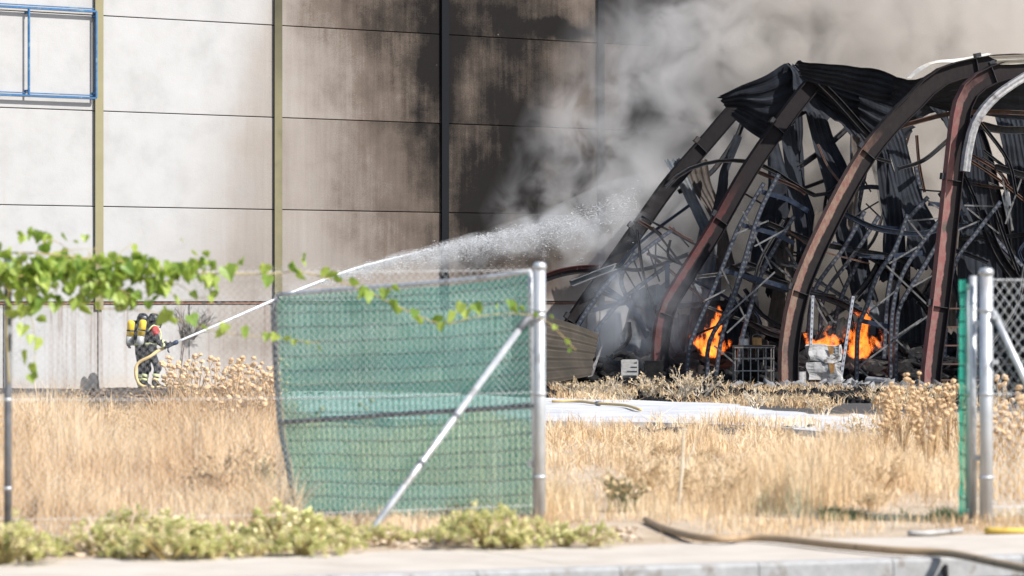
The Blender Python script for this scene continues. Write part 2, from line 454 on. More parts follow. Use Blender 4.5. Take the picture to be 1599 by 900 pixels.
wbox('core_wall', tA, tB, -.30, -.095, -1, Z0 + 5 * ROW - .05, M['joint'])
wbox('parapet_cap', tA - .1, tB + .1, -.36, .10, Z0 + 5 * ROW + .01, Z0 + 5 * ROW + .09, M['column'])
wbox('side_wall', tA - .01, tA + .2, -30, -.31, -1, Z0 + 5 * ROW - .06, M['plinth']); wbox('side_wall', tB - .2, tB + .01, -30, -.31, -1, Z0 + 5 * ROW - .06, M['plinth'])
wbox('roof', tA + .2, tB - .2, -30, -.31, Z0 + 5 * ROW - .5, Z0 + 5 * ROW - .3, M['joint'])
wh_root = wh

# blue frame bolted to the wall
def wpt(px, py, d):
    t, z = wall_tz(px, py); return WP + WD * t + WN * d + Vector((0, 0, z))
bf = thing('sign_frame', 'empty blue steel frame bolted high on the pale wall', 'frame', wpt(70, 155, .2))
tl, tr = wall_t(-190), wall_t(144.5)
zt, zb = wall_tz(70, 14.5)[1], wall_tz(70, 151)[1]
def WT(t, z, d): return WP + WD * t + WN * d + Vector((0, 0, z))
for z in (zt, zb):
    MB().bar(WT(tl, z, .16), WT(tr, z, .16), .045, .06, WN).build('rail', M['blue_steel'], bf)
    MB().bar(WT(tl, z + .07, .06), WT(tr, z + .07, .06), .025, .04, WN).build('rail', M['blue_steel'], bf)
for t in (tl, wall_t(-75), wall_t(39.5), tr):
    MB().bar(WT(t, zb, .165), WT(t, zt, .165), .045, .05, WN).build('upright', M['blue_steel'], bf)
    for z in (zt - .12, zb + .12):
        MB().bar(WT(t, z, .13), WT(t, z, .0), .05, .05, (0, 0, 1)).build('bracket', M['blue_steel'], bf)
# ================================================================ THE BURNT SHED
def rib_mat(name, red, tan, top_char, seed):
    """red oxide paint outside, burnt black toward the roof; inner side (v -> 1) blackened for its shade and char"""
    g = G(name); uv = g.n('UVMap').outputs[0]; s = g.n('SeparateXYZ', i0=uv)
    P = g.obj(); n = g.noise(g.vmath('ADD', P, (seed, 0, 0)), 1.3, 6, .65); f = g.noise(g.scaled(P, (1, 1, .5)), 9, 6, .7)
    col = g.mix(g.rng(f, .40, .62), red, tan); col = g.mix(g.rng(n, .55, .68), col, (.10, .078, .068))
    col = g.mix(g.rng(g.noise(P, 22, 4, .7), .62, .72), col, (.20, .175, .16))
    c1 = g.rng(g.math('ADD', s.outputs[1], g.math('MULTIPLY', g.math('SUBTRACT', n, .5), .5)), .44, .52)  # inner half: shade of that side put into the colour, along with char
    c2 = g.rng(g.math('ADD', s.outputs[0], g.math('MULTIPLY', n, 3.0)), top_char, top_char + 2.5)
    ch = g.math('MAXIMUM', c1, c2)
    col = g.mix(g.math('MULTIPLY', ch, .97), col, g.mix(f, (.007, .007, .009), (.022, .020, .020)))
    g.bump(f, .35, .01)
    return g.surf(col, .8, .0, .1)
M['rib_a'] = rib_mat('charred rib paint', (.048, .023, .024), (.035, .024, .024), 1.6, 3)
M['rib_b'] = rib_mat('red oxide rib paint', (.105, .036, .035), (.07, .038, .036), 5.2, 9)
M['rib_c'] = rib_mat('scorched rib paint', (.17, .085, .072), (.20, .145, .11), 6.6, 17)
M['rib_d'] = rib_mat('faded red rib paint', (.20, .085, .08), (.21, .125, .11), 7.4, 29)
M['rust'] = std('rusted steel', (.075, .040, .032), (.14, .085, .065), 7, .7, .1, .3, c3=(.07, .055, .05))
M['char'] = std('burnt steel', (.016, .017, .021), (.042, .042, .047), 9, .55, .25, .3, c3=(.055, .042, .036))
M['char_blue'] = std('scorched blue steel', (.014, .020, .034), (.032, .045, .075), 11, .45, .3, .2, c3=(.05, .055, .065))
M['galv'] = std('galvanised steel', (.36, .37, .38), (.52, .53, .54), 14, .42, .55, .15, c3=(.26, .25, .24))
M['brace'] = std('sooty brace steel', (.07, .07, .075), (.19, .185, .18), 6, .5, .3, .1, c3=(.03, .03, .032))
M['ash_steel'] = std('ash whitened steel', (.17, .17, .18), (.34, .335, .33), 8, .6, .2, .3, c3=(.12, .11, .11))
def sheet_mat(name, a, b, pale):
    g = G(name); P = g.obj(); uv = g.n('UVMap').outputs[0]
    n = g.noise(P, 1.1, 6, .65, .6); f = g.noise(g.scaled(uv, (26, 1.2, 1)), 1.0, 5, .65)
    col = g.mix(g.rng(n, .35, .65), a, b); col = g.mix(g.math('MULTIPLY', g.rng(f, .55, .75), .55), col, pale)
    g.bump(f, .25, .01); return g.surf(col, .7, .0, .15)
M['sheet'] = sheet_mat('burnt roof sheet', (.011, .013, .018), (.022, .026, .034), (.055, .06, .068))
M['sheet_brown'] = sheet_mat('scorched roof sheet', (.045, .038, .034), (.09, .075, .065), (.20, .18, .16))
M['sheet_grey'] = sheet_mat('heat paled roof sheet', (.06, .07, .085), (.14, .145, .15), (.32, .32, .32))
M['sheet_pale'] = sheet_mat('bare cream roof sheet', (.50, .46, .38), (.58, .55, .50), (.62, .62, .62))

NF = Vector((.30, -.95, 0)).normalized()
shed = thing('collapsed_shed', 'collapsed burnt steel shed with bent red ribs and hanging blackened sheets', 'building', (8.0, 99.5, -.55))
def ibeam(h, b, tf=.022, tw=.014):
    H, B = h / 2, b / 2
    return [(-B, -H), (B, -H), (B, -H + tf), (tw, -H + tf), (tw, H - tf), (B, H - tf), (B, H), (-B, H), (-B, H - tf), (-tw, H - tf), (-tw, -H + tf), (-B, -H + tf)]
def rib(pts, Y0, mat, label, h=.34, b=.26, slope=.316, n=26, flip=False, parent=None):
    path = smooth_path(plane_path(pts, Y0, slope), n)
    pr = [(a_, -b_) for a_, b_ in ibeam(h, b)][::-1]
    # v = 0 on the outer (left/upper) side
    # side = t x ref ; with ref = -NF toward the yard it points to the outer side for paths that climb to the right
    o = MB().sweep(path, [(a, -q) for a, q in pr] if flip else pr, NF).build('rib', mat, shed)
    o['label'] = label
    return o, path
def child(pts, Y0, w, mat, name='purlin', slope=.316, n=14, h=None, par=None, ref=None, label=None):
    path = smooth_path(plane_path(pts, Y0, slope), n); h = h or w
    pr = [(-h / 2, -w / 2), (h / 2, -w / 2), (h / 2, -w / 2 + .014), (-h / 2 + .014, -w / 2 + .014), (-h / 2 + .014, w / 2 - .014), (h / 2, w / 2 - .014), (h / 2, w / 2), (-h / 2, w / 2)]
    o = MB().sweep(path, pr, ref or NF).build(name, mat, par or shed)
    if label: o['label'] = label
    return o
def base_plate(p, par):
    MB().box((p.x, p.y, p.z - .02), (.42, .40, .03), Matrix.Rotation(.3, 3, 'Z')).build('base_plate', M['rust'], par)

# main ribs, foot first
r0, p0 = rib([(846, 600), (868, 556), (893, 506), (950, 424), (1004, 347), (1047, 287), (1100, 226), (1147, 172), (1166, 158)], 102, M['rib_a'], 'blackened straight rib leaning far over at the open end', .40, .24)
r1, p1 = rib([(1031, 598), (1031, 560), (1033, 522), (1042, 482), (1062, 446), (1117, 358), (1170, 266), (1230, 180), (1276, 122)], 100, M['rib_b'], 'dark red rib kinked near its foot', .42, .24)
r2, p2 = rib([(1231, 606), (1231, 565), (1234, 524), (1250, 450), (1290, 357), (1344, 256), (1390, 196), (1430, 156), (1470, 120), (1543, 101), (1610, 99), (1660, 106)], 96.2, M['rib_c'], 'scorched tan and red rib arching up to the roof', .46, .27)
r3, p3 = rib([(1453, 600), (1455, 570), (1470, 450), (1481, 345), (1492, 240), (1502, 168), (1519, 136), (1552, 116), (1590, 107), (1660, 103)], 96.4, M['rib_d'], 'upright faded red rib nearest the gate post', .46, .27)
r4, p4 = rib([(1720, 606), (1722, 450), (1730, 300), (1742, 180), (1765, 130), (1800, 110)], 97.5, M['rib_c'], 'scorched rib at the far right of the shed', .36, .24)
for p in (p1, p2, p3, p4): base_plate(Vector((p[0].x, p[0].y, -.5)), shed)
# ribs of the far side
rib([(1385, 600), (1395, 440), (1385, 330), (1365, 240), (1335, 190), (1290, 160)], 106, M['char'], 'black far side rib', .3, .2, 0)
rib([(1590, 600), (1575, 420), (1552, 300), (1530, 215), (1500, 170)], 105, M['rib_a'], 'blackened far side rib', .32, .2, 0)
# bent flashing and purlins
fp = smooth_path(plane_path([(1640, 100), (1599, 121), (1553, 153), (1524, 190), (1512, 232), (1507, 268)], 96.9, .316), 16)
MB().sweep(fp, [(-.10, -.09), (.10, -.09), (.12, -.05), (.10, .0), (.12, .05), (.10, .10), (-.10, .10)], NF).build('flashing', M['ash_steel'], shed)['label'] = 'ash whitened curled flashing'
child([(1040, 293), (1062, 272), (1087, 260), (1120, 252), (1165, 252), (1200, 263), (1232, 283), (1266, 303), (1290, 304), (1330, 272)], 101.2, .10, M['char'], h=.13)
child([(1357, 228), (1387, 205), (1433, 190), (1483, 178), (1543, 175), (1599, 177), (1670, 182)], 97.3, .12, M['rust'], h=.14, slope=.1)
child([(1403, 264), (1443, 250), (1484, 216)], 101, .10, M['char'])
child([(1247, 262), (1290, 230), (1328, 196)], 102.6, .13, M['char'])
child([(1533, 196), (1566, 203), (1640, 203)], 100.6, .20, M['char'], h=.16)
child([(846, 436), (872, 427), (905, 421), (937, 420)], 101.4, .22, M['rib_b'], h=.16)
child([(892, 443), (930, 428), (963, 416)], 101.6, .16, M['sheet_grey'])
child([(963, 417), (995, 422), (1033, 413), (1075, 397)], 100.7, .10, M['char'], h=.12)
child([(1200, 350), (1267, 377), (1340, 392), (1390, 401), (1440, 418)], 101, .14, M['char'], h=.14)
child([(1200, 437), (1267, 457), (1327, 481), (1365, 505)], 100.4, .16, M['char'], h=.14)
child([(1318, 334), (1357, 353), (1387, 361), (1440, 365), (1490, 352), (1540, 358)], 99.8, .13, M['char_blue'], h=.12)
child([(1140, 418), (1180, 438), (1230, 452), (1262, 450)], 101.6, .18, M['char'], h=.14)
child([(1130, 425), (1165, 412), (1205, 430), (1235, 445)], 102.2, .12, M['char'])
child([(1555, 261), (1599, 274), (1660, 284)], 100.4, .16, M['char'], h=.14)
child([(1500, 372), (1560, 371), (1640, 360)], 101.5, .12, M['char'])
child([(1060, 478), (1120, 474), (1180, 476)], 103.5, .16, M['char'])
child([(1245, 98), (1300, 150), (1345, 200), (1362, 218)], 101.0, .16, M['char'], h=.2)
child([(1060, 300), (1110, 270), (1150, 215), (1160, 190)], 104.5, .12, M['char'])
child([(1350, 395), (1390, 420), (1440, 470), (1480, 540)], 102.5, .18, M['char'])
child([(1530, 330), (1560, 400), (1599, 450), (1640, 480)], 101.0, .22, M['char'])
child([(1470, 300), (1520, 380), (1545, 430), (1600, 500)], 103.0, .18, M['char'])
child([(1170, 505), (1200, 520), (1235, 530)], 100.2, .14, M['char'])
child([(1290, 500), (1330, 470), (1362, 430), (1380, 396)], 102.2, .14, M['char'])
child([(1260, 540), (1320, 545), (1380, 560)], 103.0, .16, M['rust'])

def sheet(A, B, YA, YB, mat, nu=22, nv=14, amp=.03, waves=7, crumple=.10, seed=0, slope=.316, jag=.05, label=None, par=None, name='roof_sheet', th=.012):
    """corrugated sheet between two edges A and B (photo points); ribs of the sheet run along the edges"""
    PA = smooth_path(plane_path(A, YA, slope), nv); PB = smooth_path(plane_path(B, YB, slope), nv)
    vs = []; uv = []
    for j in range(nv + 1):
        t = (PA[min(j + 1, nv)] - PA[max(j - 1, 0)]); ac = PB[j] - PA[j]
        nrm = ac.cross(t); nrm = nrm.normalized() if nrm.length > 1e-6 else Vector((0, -1, 0))
        if nrm.y > 0: nrm = -nrm
        for i in range(nu + 1):
            s = i / nu
            p = PA[j].lerp(PB[j], s)
            w = (s * waves) % 1; c = 1 if w < .3 else (1 - (w - .3) / .2 if w < .5 else (0 if w < .8 else (w - .8) / .2))
            q = mnoise.noise(Vector((p.x * .9 + seed * 7.1, p.z * .9, seed)))
            q2 = mnoise.noise(Vector((p.x * 2.6 + seed, p.z * 2.6, seed + 5)))
            p = p + nrm * (amp * c + crumple * q + crumple * .35 * q2)
            if j in (0, nv): p += (PA[nv] - PA[0]).normalized() * jag * mnoise.noise(Vector((s * 9, seed, j))) * 3
            vs.append(p); uv.append((s, j / nv * (PA[nv] - PA[0]).length))
    w = nu + 1; n = len(vs)
    back = []
    for j in range(nv + 1):
        for i in range(nu + 1):
            back.append(vs[j * w + i] + Vector((.25, .95, .1)) * th)
    fs = [(j * w + i, j * w + i + 1, (j + 1) * w + i + 1, (j + 1) * w + i) for j in range(nv) for i in range(nu)]
    fs2 = fs + [tuple(n + q for q in reversed(f)) for f in fs]
    ring = list(range(w)) + [j * w + nu for j in range(1, nv + 1)] + [nv * w + i for i in range(nu - 1, -1, -1)] + [j * w for j in range(nv - 1, 0, -1)]
    fs2 += [(ring[(i + 1) % len(ring)], ring[i], n + ring[i], n + ring[(i + 1) % len(ring)]) for i in range(len(ring))]
    o = MB().add(vs + back, fs2, uv + uv).build(name, mat, par or shed)
    if label: o['label'] = label
    return o
S = M['sheet']; SB = M['sheet_brown']; SG = M['sheet_grey']
# roof skin still on the ribs, left to right
sheet([(1121, 149), (1150, 136), (1190, 120), (1228, 97), (1246, 112)], [(1131, 166), (1160, 170), (1195, 190), (1226, 192), (1268, 172)], 101.2, 101.9, S, waves=4, seed=1, crumple=.06)
sheet([(1153, 166), (1190, 176), (1215, 190), (1250, 176)], [(1140, 176), (1160, 196), (1187, 216), (1212, 228)], 102.0, 102.3, S, waves=3, seed=31)
sheet([(1247, 95), (1275, 97), (1330, 102), (1372, 108), (1400, 117), (1434, 131)], [(1250, 122), (1280, 130), (1315, 140), (1360, 152), (1390, 158), (1428, 148)], 99.4, 100.2, S, waves=5, nv=20, seed=2, crumple=.10)
sheet([(1255, 120), (1300, 132), (1350, 146), (1400, 152)], [(1262, 152), (1302, 186), (1345, 210), (1398, 232)], 101.4, 102.2, S, waves=6, seed=3)
sheet([(1226, 100), (1236, 112), (1240, 150), (1246, 170)], [(1250, 108), (1270, 135), (1300, 168), (1330, 198)], 101.6, 102.0, S, waves=4, seed=4)
sheet([(1432, 158), (1468, 114), (1500, 100), (1546, 86), (1640, 84)], [(1440, 162), (1475, 172), (1505, 176), (1550, 182), (1640, 190)], 97.8, 99.2, S, waves=6, nv=18, seed=5, crumple=.08)
sheet([(1425, 124), (1440, 112), (1460, 101), (1500, 99), (1545, 87)], [(1420, 119), (1436, 106), (1458, 98), (1500, 93), (1543, 84)], 97.2, 98.4, M['sheet_pale'], waves=2, nu=6, crumple=.03, seed=6, label='pale bare edge of the roof sheet')
sheet([(1543, 87), (1580, 85), (1640, 82)], [(1562, 100), (1590, 99), (1650, 94)], 96.6, 96.9, M['sheet_pale'], waves=2, nu=6, crumple=.03, seed=7, label='pale bare edge of the roof sheet')
sheet([(1395, 118), (1425, 124), (1455, 108), (1500, 96), (1560, 92), (1640, 88)], [(1392, 165), (1420, 192), (1450, 178), (1500, 168), (1560, 172), (1640, 178)], 99.6, 100.8, S, waves=6, nv=22, seed=8, crumple=.12)
sheet([(1340, 140), (1372, 150), (1402, 160), (1430, 165)], [(1345, 200), (1372, 225), (1400, 228), (1425, 205)], 101.5, 102.0, S, waves=4, seed=9)
# strips hanging from the roof
def hang(A, B, Y, seed, mat=None, **k):
    k.setdefault('waves', 4); k.setdefault('nu', 16); k.setdefault('nv', 16)
    return sheet(A, B, Y, Y + .35, mat or S, seed=seed, **k)
hang([(1254, 168), (1268, 220), (1288, 290), (1312, 356), (1326, 420)], [(1280, 160), (1302, 220), (1326, 270), (1350, 356), (1352, 420)], 102.4, 11)
hang([(1228, 165), (1234, 210), (1240, 262), (1252, 330), (1262, 360)], [(1252, 170), (1252, 215), (1249, 260), (1268, 330), (1272, 358)], 103.0, 12)
hang([(1345, 196), (1366, 240), (1372, 300), (1378, 370), (1372, 440)], [(1372, 200), (1388, 240), (1404, 300), (1412, 370), (1416, 440)], 102.6, 13)
hang([(1376, 214), (1392, 260), (1404, 310), (1416, 370), (1428, 420)], [(1406, 200), (1424, 260), (1440, 310), (1464, 362), (1474, 420)], 101.6, 14, waves=5)
hang([(1143, 210), (1136, 240), (1122, 275), (1112, 320), (1098, 365)], [(1156, 212), (1148, 240), (1138, 276), (1130, 320), (1118, 365)], 103.2, 15, waves=2)
hang([(1195, 204), (1196, 250), (1197, 300), (1180, 360), (1170, 420)], [(1214, 212), (1222, 250), (1236, 300), (1222, 360), (1205, 420)], 103.8, 16, waves=3)
hang([(1036, 252), (1058, 290), (1079, 332), (1096, 372), (1088, 420), (1078, 470)], [(1062, 249), (1078, 290), (1100, 330), (1117, 372), (1116, 420), (1110, 470)], 103.4, 17, SG, waves=3)
hang([(1064, 250), (1078, 290), (1101, 330), (1118, 372), (1117, 420)], [(1104, 250), (1112, 290), (1124, 330), (1136, 372), (1150, 425)], 103.9, 18, SB, waves=4)
hang([(1094, 352), (1084, 400), (1082, 450), (1072, 520), (1066, 570)], [(1135, 352), (1128, 400), (1125, 450), (1122, 520), (1112, 570)], 104.3, 19, SG, waves=4)
hang([(1209, 340), (1210, 400), (1204, 460), (1198, 520), (1194, 580)], [(1234, 340), (1233, 400), (1229, 460), (1228, 520), (1226, 580)], 104.0, 20, SB, waves=3)
hang([(1240, 330), (1243, 380), (1238, 430), (1232, 500)], [(1266, 330), (1267, 380), (1258, 430), (1254, 500)], 104.4, 21, S, waves=3)
hang([(1318, 356), (1320, 400), (1324, 440), (1330, 470)], [(1352, 356), (1356, 400), (1362, 440), (1370, 470)], 103.8, 22, S, waves=3)
hang([(1500, 178), (1502, 260), (1498, 350), (1494, 450), (1492, 570)], [(1528, 190), (1538, 260), (1552, 350), (1556, 450), (1560, 570)], 101.6, 23, S, waves=6, nu=22)
hang([(1552, 180), (1566, 240), (1577, 310), (1580, 400), (1575, 500), (1570, 580)], [(1600, 176), (1612, 240), (1620, 310), (1625, 400), (1625, 500), (1620, 580)], 102.0, 24, S, waves=6, nu=22)
hang([(1604, 176), (1614, 260), (1622, 350), (1626, 450), (1626, 580)], [(1690, 176), (1690, 260), (1700, 350), (1700, 450), (1700, 580)], 101.2, 25, S, waves=9, nu=30)
hang([(1445, 158), (1452, 172), (1468, 184), (1480, 200)], [(1475, 165), (1480, 185), (1486, 205), (1490, 222)], 100.4, 26, S, waves=3)
hang([(1486, 300), (1483, 380), (1482, 450), (1478, 520)], [(1512, 300), (1516, 380), (1520, 450), (1520, 520)], 104.8, 27, SB, waves=3)
hang([(1404, 470), (1408, 520), (1404, 560), (1400, 600)], [(1452, 462), (1456, 520), (1460, 560), (1462, 600)], 104.6, 28, S, waves=5)
hang([(985, 455), (978, 490), (972, 520), (966, 570)], [(1040, 440), (1050, 490), (1060, 520), (1070, 575)], 104.4, 29, SG, waves=5, crumple=.3)
hang([(1110, 478), (1120, 510), (1124, 550), (1126, 600)], [(1165, 470), (1170, 510), (1174, 550), (1176, 600)], 105.0, 30, S, waves=5)
hang([(1140, 484), (1150, 520), (1156, 560), (1160, 600)], [(1215, 500), (1222, 530), (1226, 560), (1230, 600)], 105.6, 33, SB, waves=5)
hang([(1290, 152), (1302, 180), (1330, 215), (1352, 250)], [(1330, 150), (1345, 180), (1365, 215), (1380, 250)], 102.2, 34, S, waves=4)

# ---- warped pallet racks
def rack_mat(name, dark, light):
    g = G(name); uv = g.n('SeparateXYZ', i0=g.n('UVMap').outputs[0]); P = g.obj()
    a = g.math('FRACT', g.math('MULTIPLY', uv.outputs[0], 7.5)); d = g.math('ABSOLUTE', g.math('SUBTRACT', a, .5))
    b = g.math('ABSOLUTE', g.math('SUBTRACT', uv.outputs[1], .5))
    hole = g.math('MULTIPLY', g.rng(d, .24, .18), g.rng(b, .30, .22))
    n = g.noise(P, 7, 5, .65); col = g.mix(g.rng(n, .4, .65), dark, light)
    col = g.mix(g.math('MULTIPLY', hole, .9), col, (.10, .10, .105) if light[2] < .12 else (.05, .05, .05))
    return g.surf(col, .5, .25)
M['rack'] = rack_mat('perforated burnt rack steel', (.016, .020, .030), (.032, .040, .062))
M['rack_pale'] = rack_mat('perforated pale rack steel', (.20, .21, .24), (.30, .31, .34))
UP = [(-.045, -.05), (.045, -.05), (.045, .05), (-.045, .05)]
def rack(label, Y, uprights, braces=(), beams=(), umat='rack', bmat='brace', slope=.15, name='pallet_rack'):
    foot = plane_path([uprights[0][-1]], Y)[0]
    t = thing(name, label, 'rack', (foot.x, foot.y, foot.z), 0)
    for k, u in enumerate(uprights):
        MB().sweep(smooth_path(plane_path(u, Y + .25 * k, slope), 18), UP, (.2, -1, .1)).build('upright', M[umat], t)
    for b in braces:
        a = plane_path(b, Y - .06, slope); MB().sweep(a, [(-.008, -.021), (.008, -.021), (.008, .021), (-.008, .021)], (0, -1, 0)).build('brace', M[bmat], t)
    for b in beams:
        MB().sweep(smooth_path(plane_path(b, Y + .1, slope), 10), [(-.04, -.06), (.04, -.06), (.04, .06), (-.04, .06)], (0, -1, 0)).build('beam', M['char_blue'], t)
    return t
rack('blackened rack swept sideways behind the kinked red rib, flames at its foot', 99.2,
     [[(1216, 272), (1183, 340), (1142, 470), (1108, 533), (1104, 590)], [(1193, 286), (1155, 352), (1127, 420), (1100, 483), (1079, 533), (1072, 580)],
      [(1186, 345), (1150, 453), (1127, 527), (1117, 592)], [(1240, 338), (1195, 415), (1171, 483), (1156, 540), (1152, 585)]],
     [[(1127, 420), (1165, 500)], [(1210, 425), (1127, 500)], [(1100, 470), (1135, 452)], [(1230, 357), (1178, 385)], [(1160, 330), (1205, 420)], [(1150, 365), (1200, 345)], [(1165, 492), (1135, 520)], [(1115, 540), (1148, 568)]],
     [[(1130, 423), (1200, 441), (1236, 452)], [(1160, 352), (1210, 366), (1240, 380)], [(1190, 300), (1230, 312), (1262, 330)]])
rack('triangular blackened rack truss lying against the leaning left rib', 101.0,
     [[(1053, 357), (1010, 388), (957, 433), (925, 472), (900, 512), (884, 545)], [(1045, 413), (1008, 440), (977, 464), (950, 492), (925, 525), (912, 556)],
      [(992, 394), (970, 440), (1000, 500), (1012, 520)]],
     [[(1024, 380), (1023, 428)], [(1026, 380), (1053, 405)], [(1053, 360), (1076, 386)], [(1012, 390), (1030, 440)], [(990, 407), (1005, 446)], [(974, 420), (995, 455)], [(940, 455), (980, 470)], [(915, 490), (952, 480)], [(916, 480), (916, 540)]],
     [[(925, 485), (960, 476), (985, 472)], [(940, 445), (985, 480), (1010, 527)], [(1042, 410), (1042, 450)]], bmat='char')
rack('tall bent blue black rack with pale cross braces in front of the largest flame', 98.0,
     [[(1417, 335), (1397, 390), (1370, 430), (1353, 480), (1340, 515), (1337, 600)], [(1467, 345), (1434, 387), (1407, 433), (1393, 490), (1390, 600)], [(1464, 380), (1434, 430), (1408, 472), (1400, 508), (1398, 600)]],
     [[(1383, 414), (1452, 480)], [(1353, 488), (1444, 572)], [(1344, 570), (1451, 492)], [(1357, 487), (1398, 455)], [(1425, 448), (1458, 430)], [(1418, 344), (1442, 373)], [(1388, 412), (1432, 386)], [(1338, 572), (1372, 604)], [(1400, 525), (1440, 498)]],
     [[(1340, 500), (1395, 512)], [(1395, 400), (1440, 395)]], 'rack')
rack('blackened rack lattice slanting between the tan rib and the flames', 101.6,
     [[(1350, 330), (1318, 387), (1273, 452), (1262, 520), (1258, 585)], [(1372, 338), (1334, 397), (1288, 460), (1280, 530), (1276, 585)], [(1345, 398), (1313, 467), (1300, 530), (1296, 590)]],
     [[(1318, 387), (1334, 440)], [(1300, 410), (1318, 450)], [(1335, 392), (1300, 440)], [(1270, 455), (1300, 520)], [(1322, 340), (1356, 352)], [(1340, 310), (1330, 370)]],
     [[(1265, 450), (1300, 466), (1345, 484)], [(1300, 380), (1345, 398), (1380, 402)]], bmat='char')
rack('blackened rack top poking up behind the upright red rib', 100.6,
     [[(1562, 315), (1527, 360), (1493, 408), (1480, 470), (1474, 560)], [(1449, 308), (1420, 340), (1405, 362), (1396, 410), (1385, 470), (1380, 560)], [(1509, 318), (1530, 345), (1560, 380), (1600, 420), (1640, 470)]],
     [[(1506, 321), (1563, 323)], [(1510, 325), (1560, 365)], [(1447, 312), (1472, 330)], [(1420, 345), (1480, 340)], [(1490, 362), (1530, 345)], [(1563, 268), (1582, 360)], [(1595, 280), (1570, 350)]],
     [[(1330, 340), (1360, 353), (1405, 358)], [(1450, 318), (1475, 322), (1505, 335)]])
rack('thin perforated rack wreck leaning behind the tan and red rib top', 103.0,
     [[(1332, 240), (1328, 290), (1333, 350), (1330, 420)], [(1355, 250), (1345, 300), (1340, 345), (1352, 420)], [(1430, 260), (1436, 310), (1420, 370), (1418, 440)]],
     [[(1332, 250), (1360, 300)], [(1328, 300), (1352, 262)], [(1330, 340), (1372, 315)], [(1352, 318), (1375, 340)]], [[(1320, 300), (1360, 292), (1400, 300)]], 'rack', 'char')
# two pale uprights standing by the pallet
def pale_upright(px, top, bot, px2, label):
    a, b = at(px2, bot, 96.6), at(px, top, 96.9); t = thing('rack_upright', label, 'upright', (b.x, a.y, -.55))
    a = Vector((a.x, a.y, -.56))
    MB().sweep([a, a.lerp(b, .5), b], [(-.035, -.035), (.035, -.035), (.035, .035), (-.035, .035)], (.2, -1, 0)).build('post', M['rack_pale'], t)
    MB().box((a.x, a.y, a.z + .03), (.2, .2, .02)).build('foot_plate', M['ash_steel'], t)
pale_upright(1269, 462, 612, 1263, 'straight pale perforated upright left of the burnt stacked boxes')
pale_upright(1332, 463, 606, 1310, 'tilted pale perforated upright right of the burnt stacked boxes')

# cleats and stiffeners on the ribs
for path_, hh in ((p0, .40), (p1, .42), (p2, .46), (p3, .46)):
    for i in range(5, len(path_) - 2, 8):
        tg = (path_[i + 1] - path_[i - 1]).normalized(); sd_ = tg.cross(NF).normalized()
        MB().bar(path_[i] - sd_ * hh * .46 + NF * .05, path_[i] + sd_ * hh * .46 + NF * .05, .016, .11, NF).build('stiffener', M['char'], shed)
        MB().bar(path_[i] - sd_ * (hh * .5 + .05), path_[i] - sd_ * (hh * .5 + .05) + tg * .16, .10, .14, NF).build('cleat', M['char'], shed)
# tangle of bent bars and torn strips inside the shed
rb = random.Random(77)
for k in range(64):
    x = rb.uniform(960, 1640); lo = 560 if x > 1060 else 570; hi_ = 230 if x > 1180 else (360 if x > 1000 else 420)
    y = rb.uniform(hi_, lo); L = rb.uniform(40, 150); a = rb.choice((rb.gauss(1.15, .25), rb.gauss(-.3, .3), rb.gauss(2.2, .35))); cv = rb.uniform(-22, 22)
    dx, dy = math.cos(a) * L / 2, -math.sin(a) * L / 2
    y1, y2 = min(590, y - dy), min(590, y + dy)
    child([(x - dx, y1), (x + cv, (y1 + y2) / 2 + abs(cv) * .3), (x + dx, y2)], rb.uniform(99.6, 104.6), rb.uniform(.035, .10), M[rb.choice(('char', 'char', 'char_blue', 'brace', 'rust'))], 'bent_bar', rb.uniform(-.3, .5), 8)
for k in range(16):
    x = rb.uniform(1180, 1640); y = rb.uniform(190, 380); w = rb.uniform(10, 26); L = rb.uniform(90, 200); d = rb.uniform(-20, 45)
    hang([(x, y), (x + d * .4, y + L * .5), (x + d, min(596, y + L))], [(x + w, y + 4), (x + w + d * .5, y + L * .5), (x + w * .7 + d, min(598, y + L + 12))], rb.uniform(101.8, 105.2), 200 + k, rb.choice((S, S, SB)), waves=2, nu=8, nv=10)
# dark buckled sheets added along the back, standing in for the interior's shade
for k, (x0, x1, yt) in enumerate([(1000, 1062, 505), (1058, 1118, 488), (1112, 1182, 470), (1176, 1240, 500), (1236, 1300, 512), (1296, 1362, 498), (1356, 1420, 470), (1414, 1480, 440), (1474, 1540, 330), (1534, 1606, 300), (1600, 1680, 290)]):
    hang([(x0, yt), (x0 - 2, (yt + 600) / 2), (x0 + 3, 606)], [(x1, yt + rb.uniform(-22, 22)), (x1 + 5, (yt + 600) / 2), (x1 + 2, 606)], 106.0 + .2 * (k % 2), 240 + k, S if k % 3 else SG, waves=6, crumple=.22, name='shade_sheet', jag=.16)
# ================================================================ THINGS IN AND ROUND THE SHED
M['board'] = sheet_mat('burnt brown board', (.040, .034, .027), (.065, .053, .042), (.085, .07, .056))
M['cage'] = std('scorched cage steel', (.12, .11, .105), (.26, .25, .24), 14, .5, .4, .2)
M['black'] = std('charred matter', (.006, .006, .007), (.018, .017, .017), 7, .85, 0, .6, c3=(.05, .046, .043), spec=.1)
M['carton'] = std('scorched white carton', (.26, .255, .25), (.42, .41, .40), 6, .85, 0, .5, c3=(.10, .085, .075))
M['wood'] = std('pallet wood', (.20, .13, .08), (.34, .24, .15), 9, .85, 0, .4, (1, 1, 3), c3=(.06, .05, .045))
M['crate'] = std('ashy plastic crate', (.26, .25, .24), (.40, .39, .37), 9, .7, 0, .2, c3=(.10, .09, .085))
M['tin'] = std('scorched tin', (.25, .24, .23), (.42, .41, .40), 9, .5, .4, .2)
M['tin_brown'] = std('browned tin', (.20, .10, .035), (.34, .20, .08), 9, .5, .2, .2)

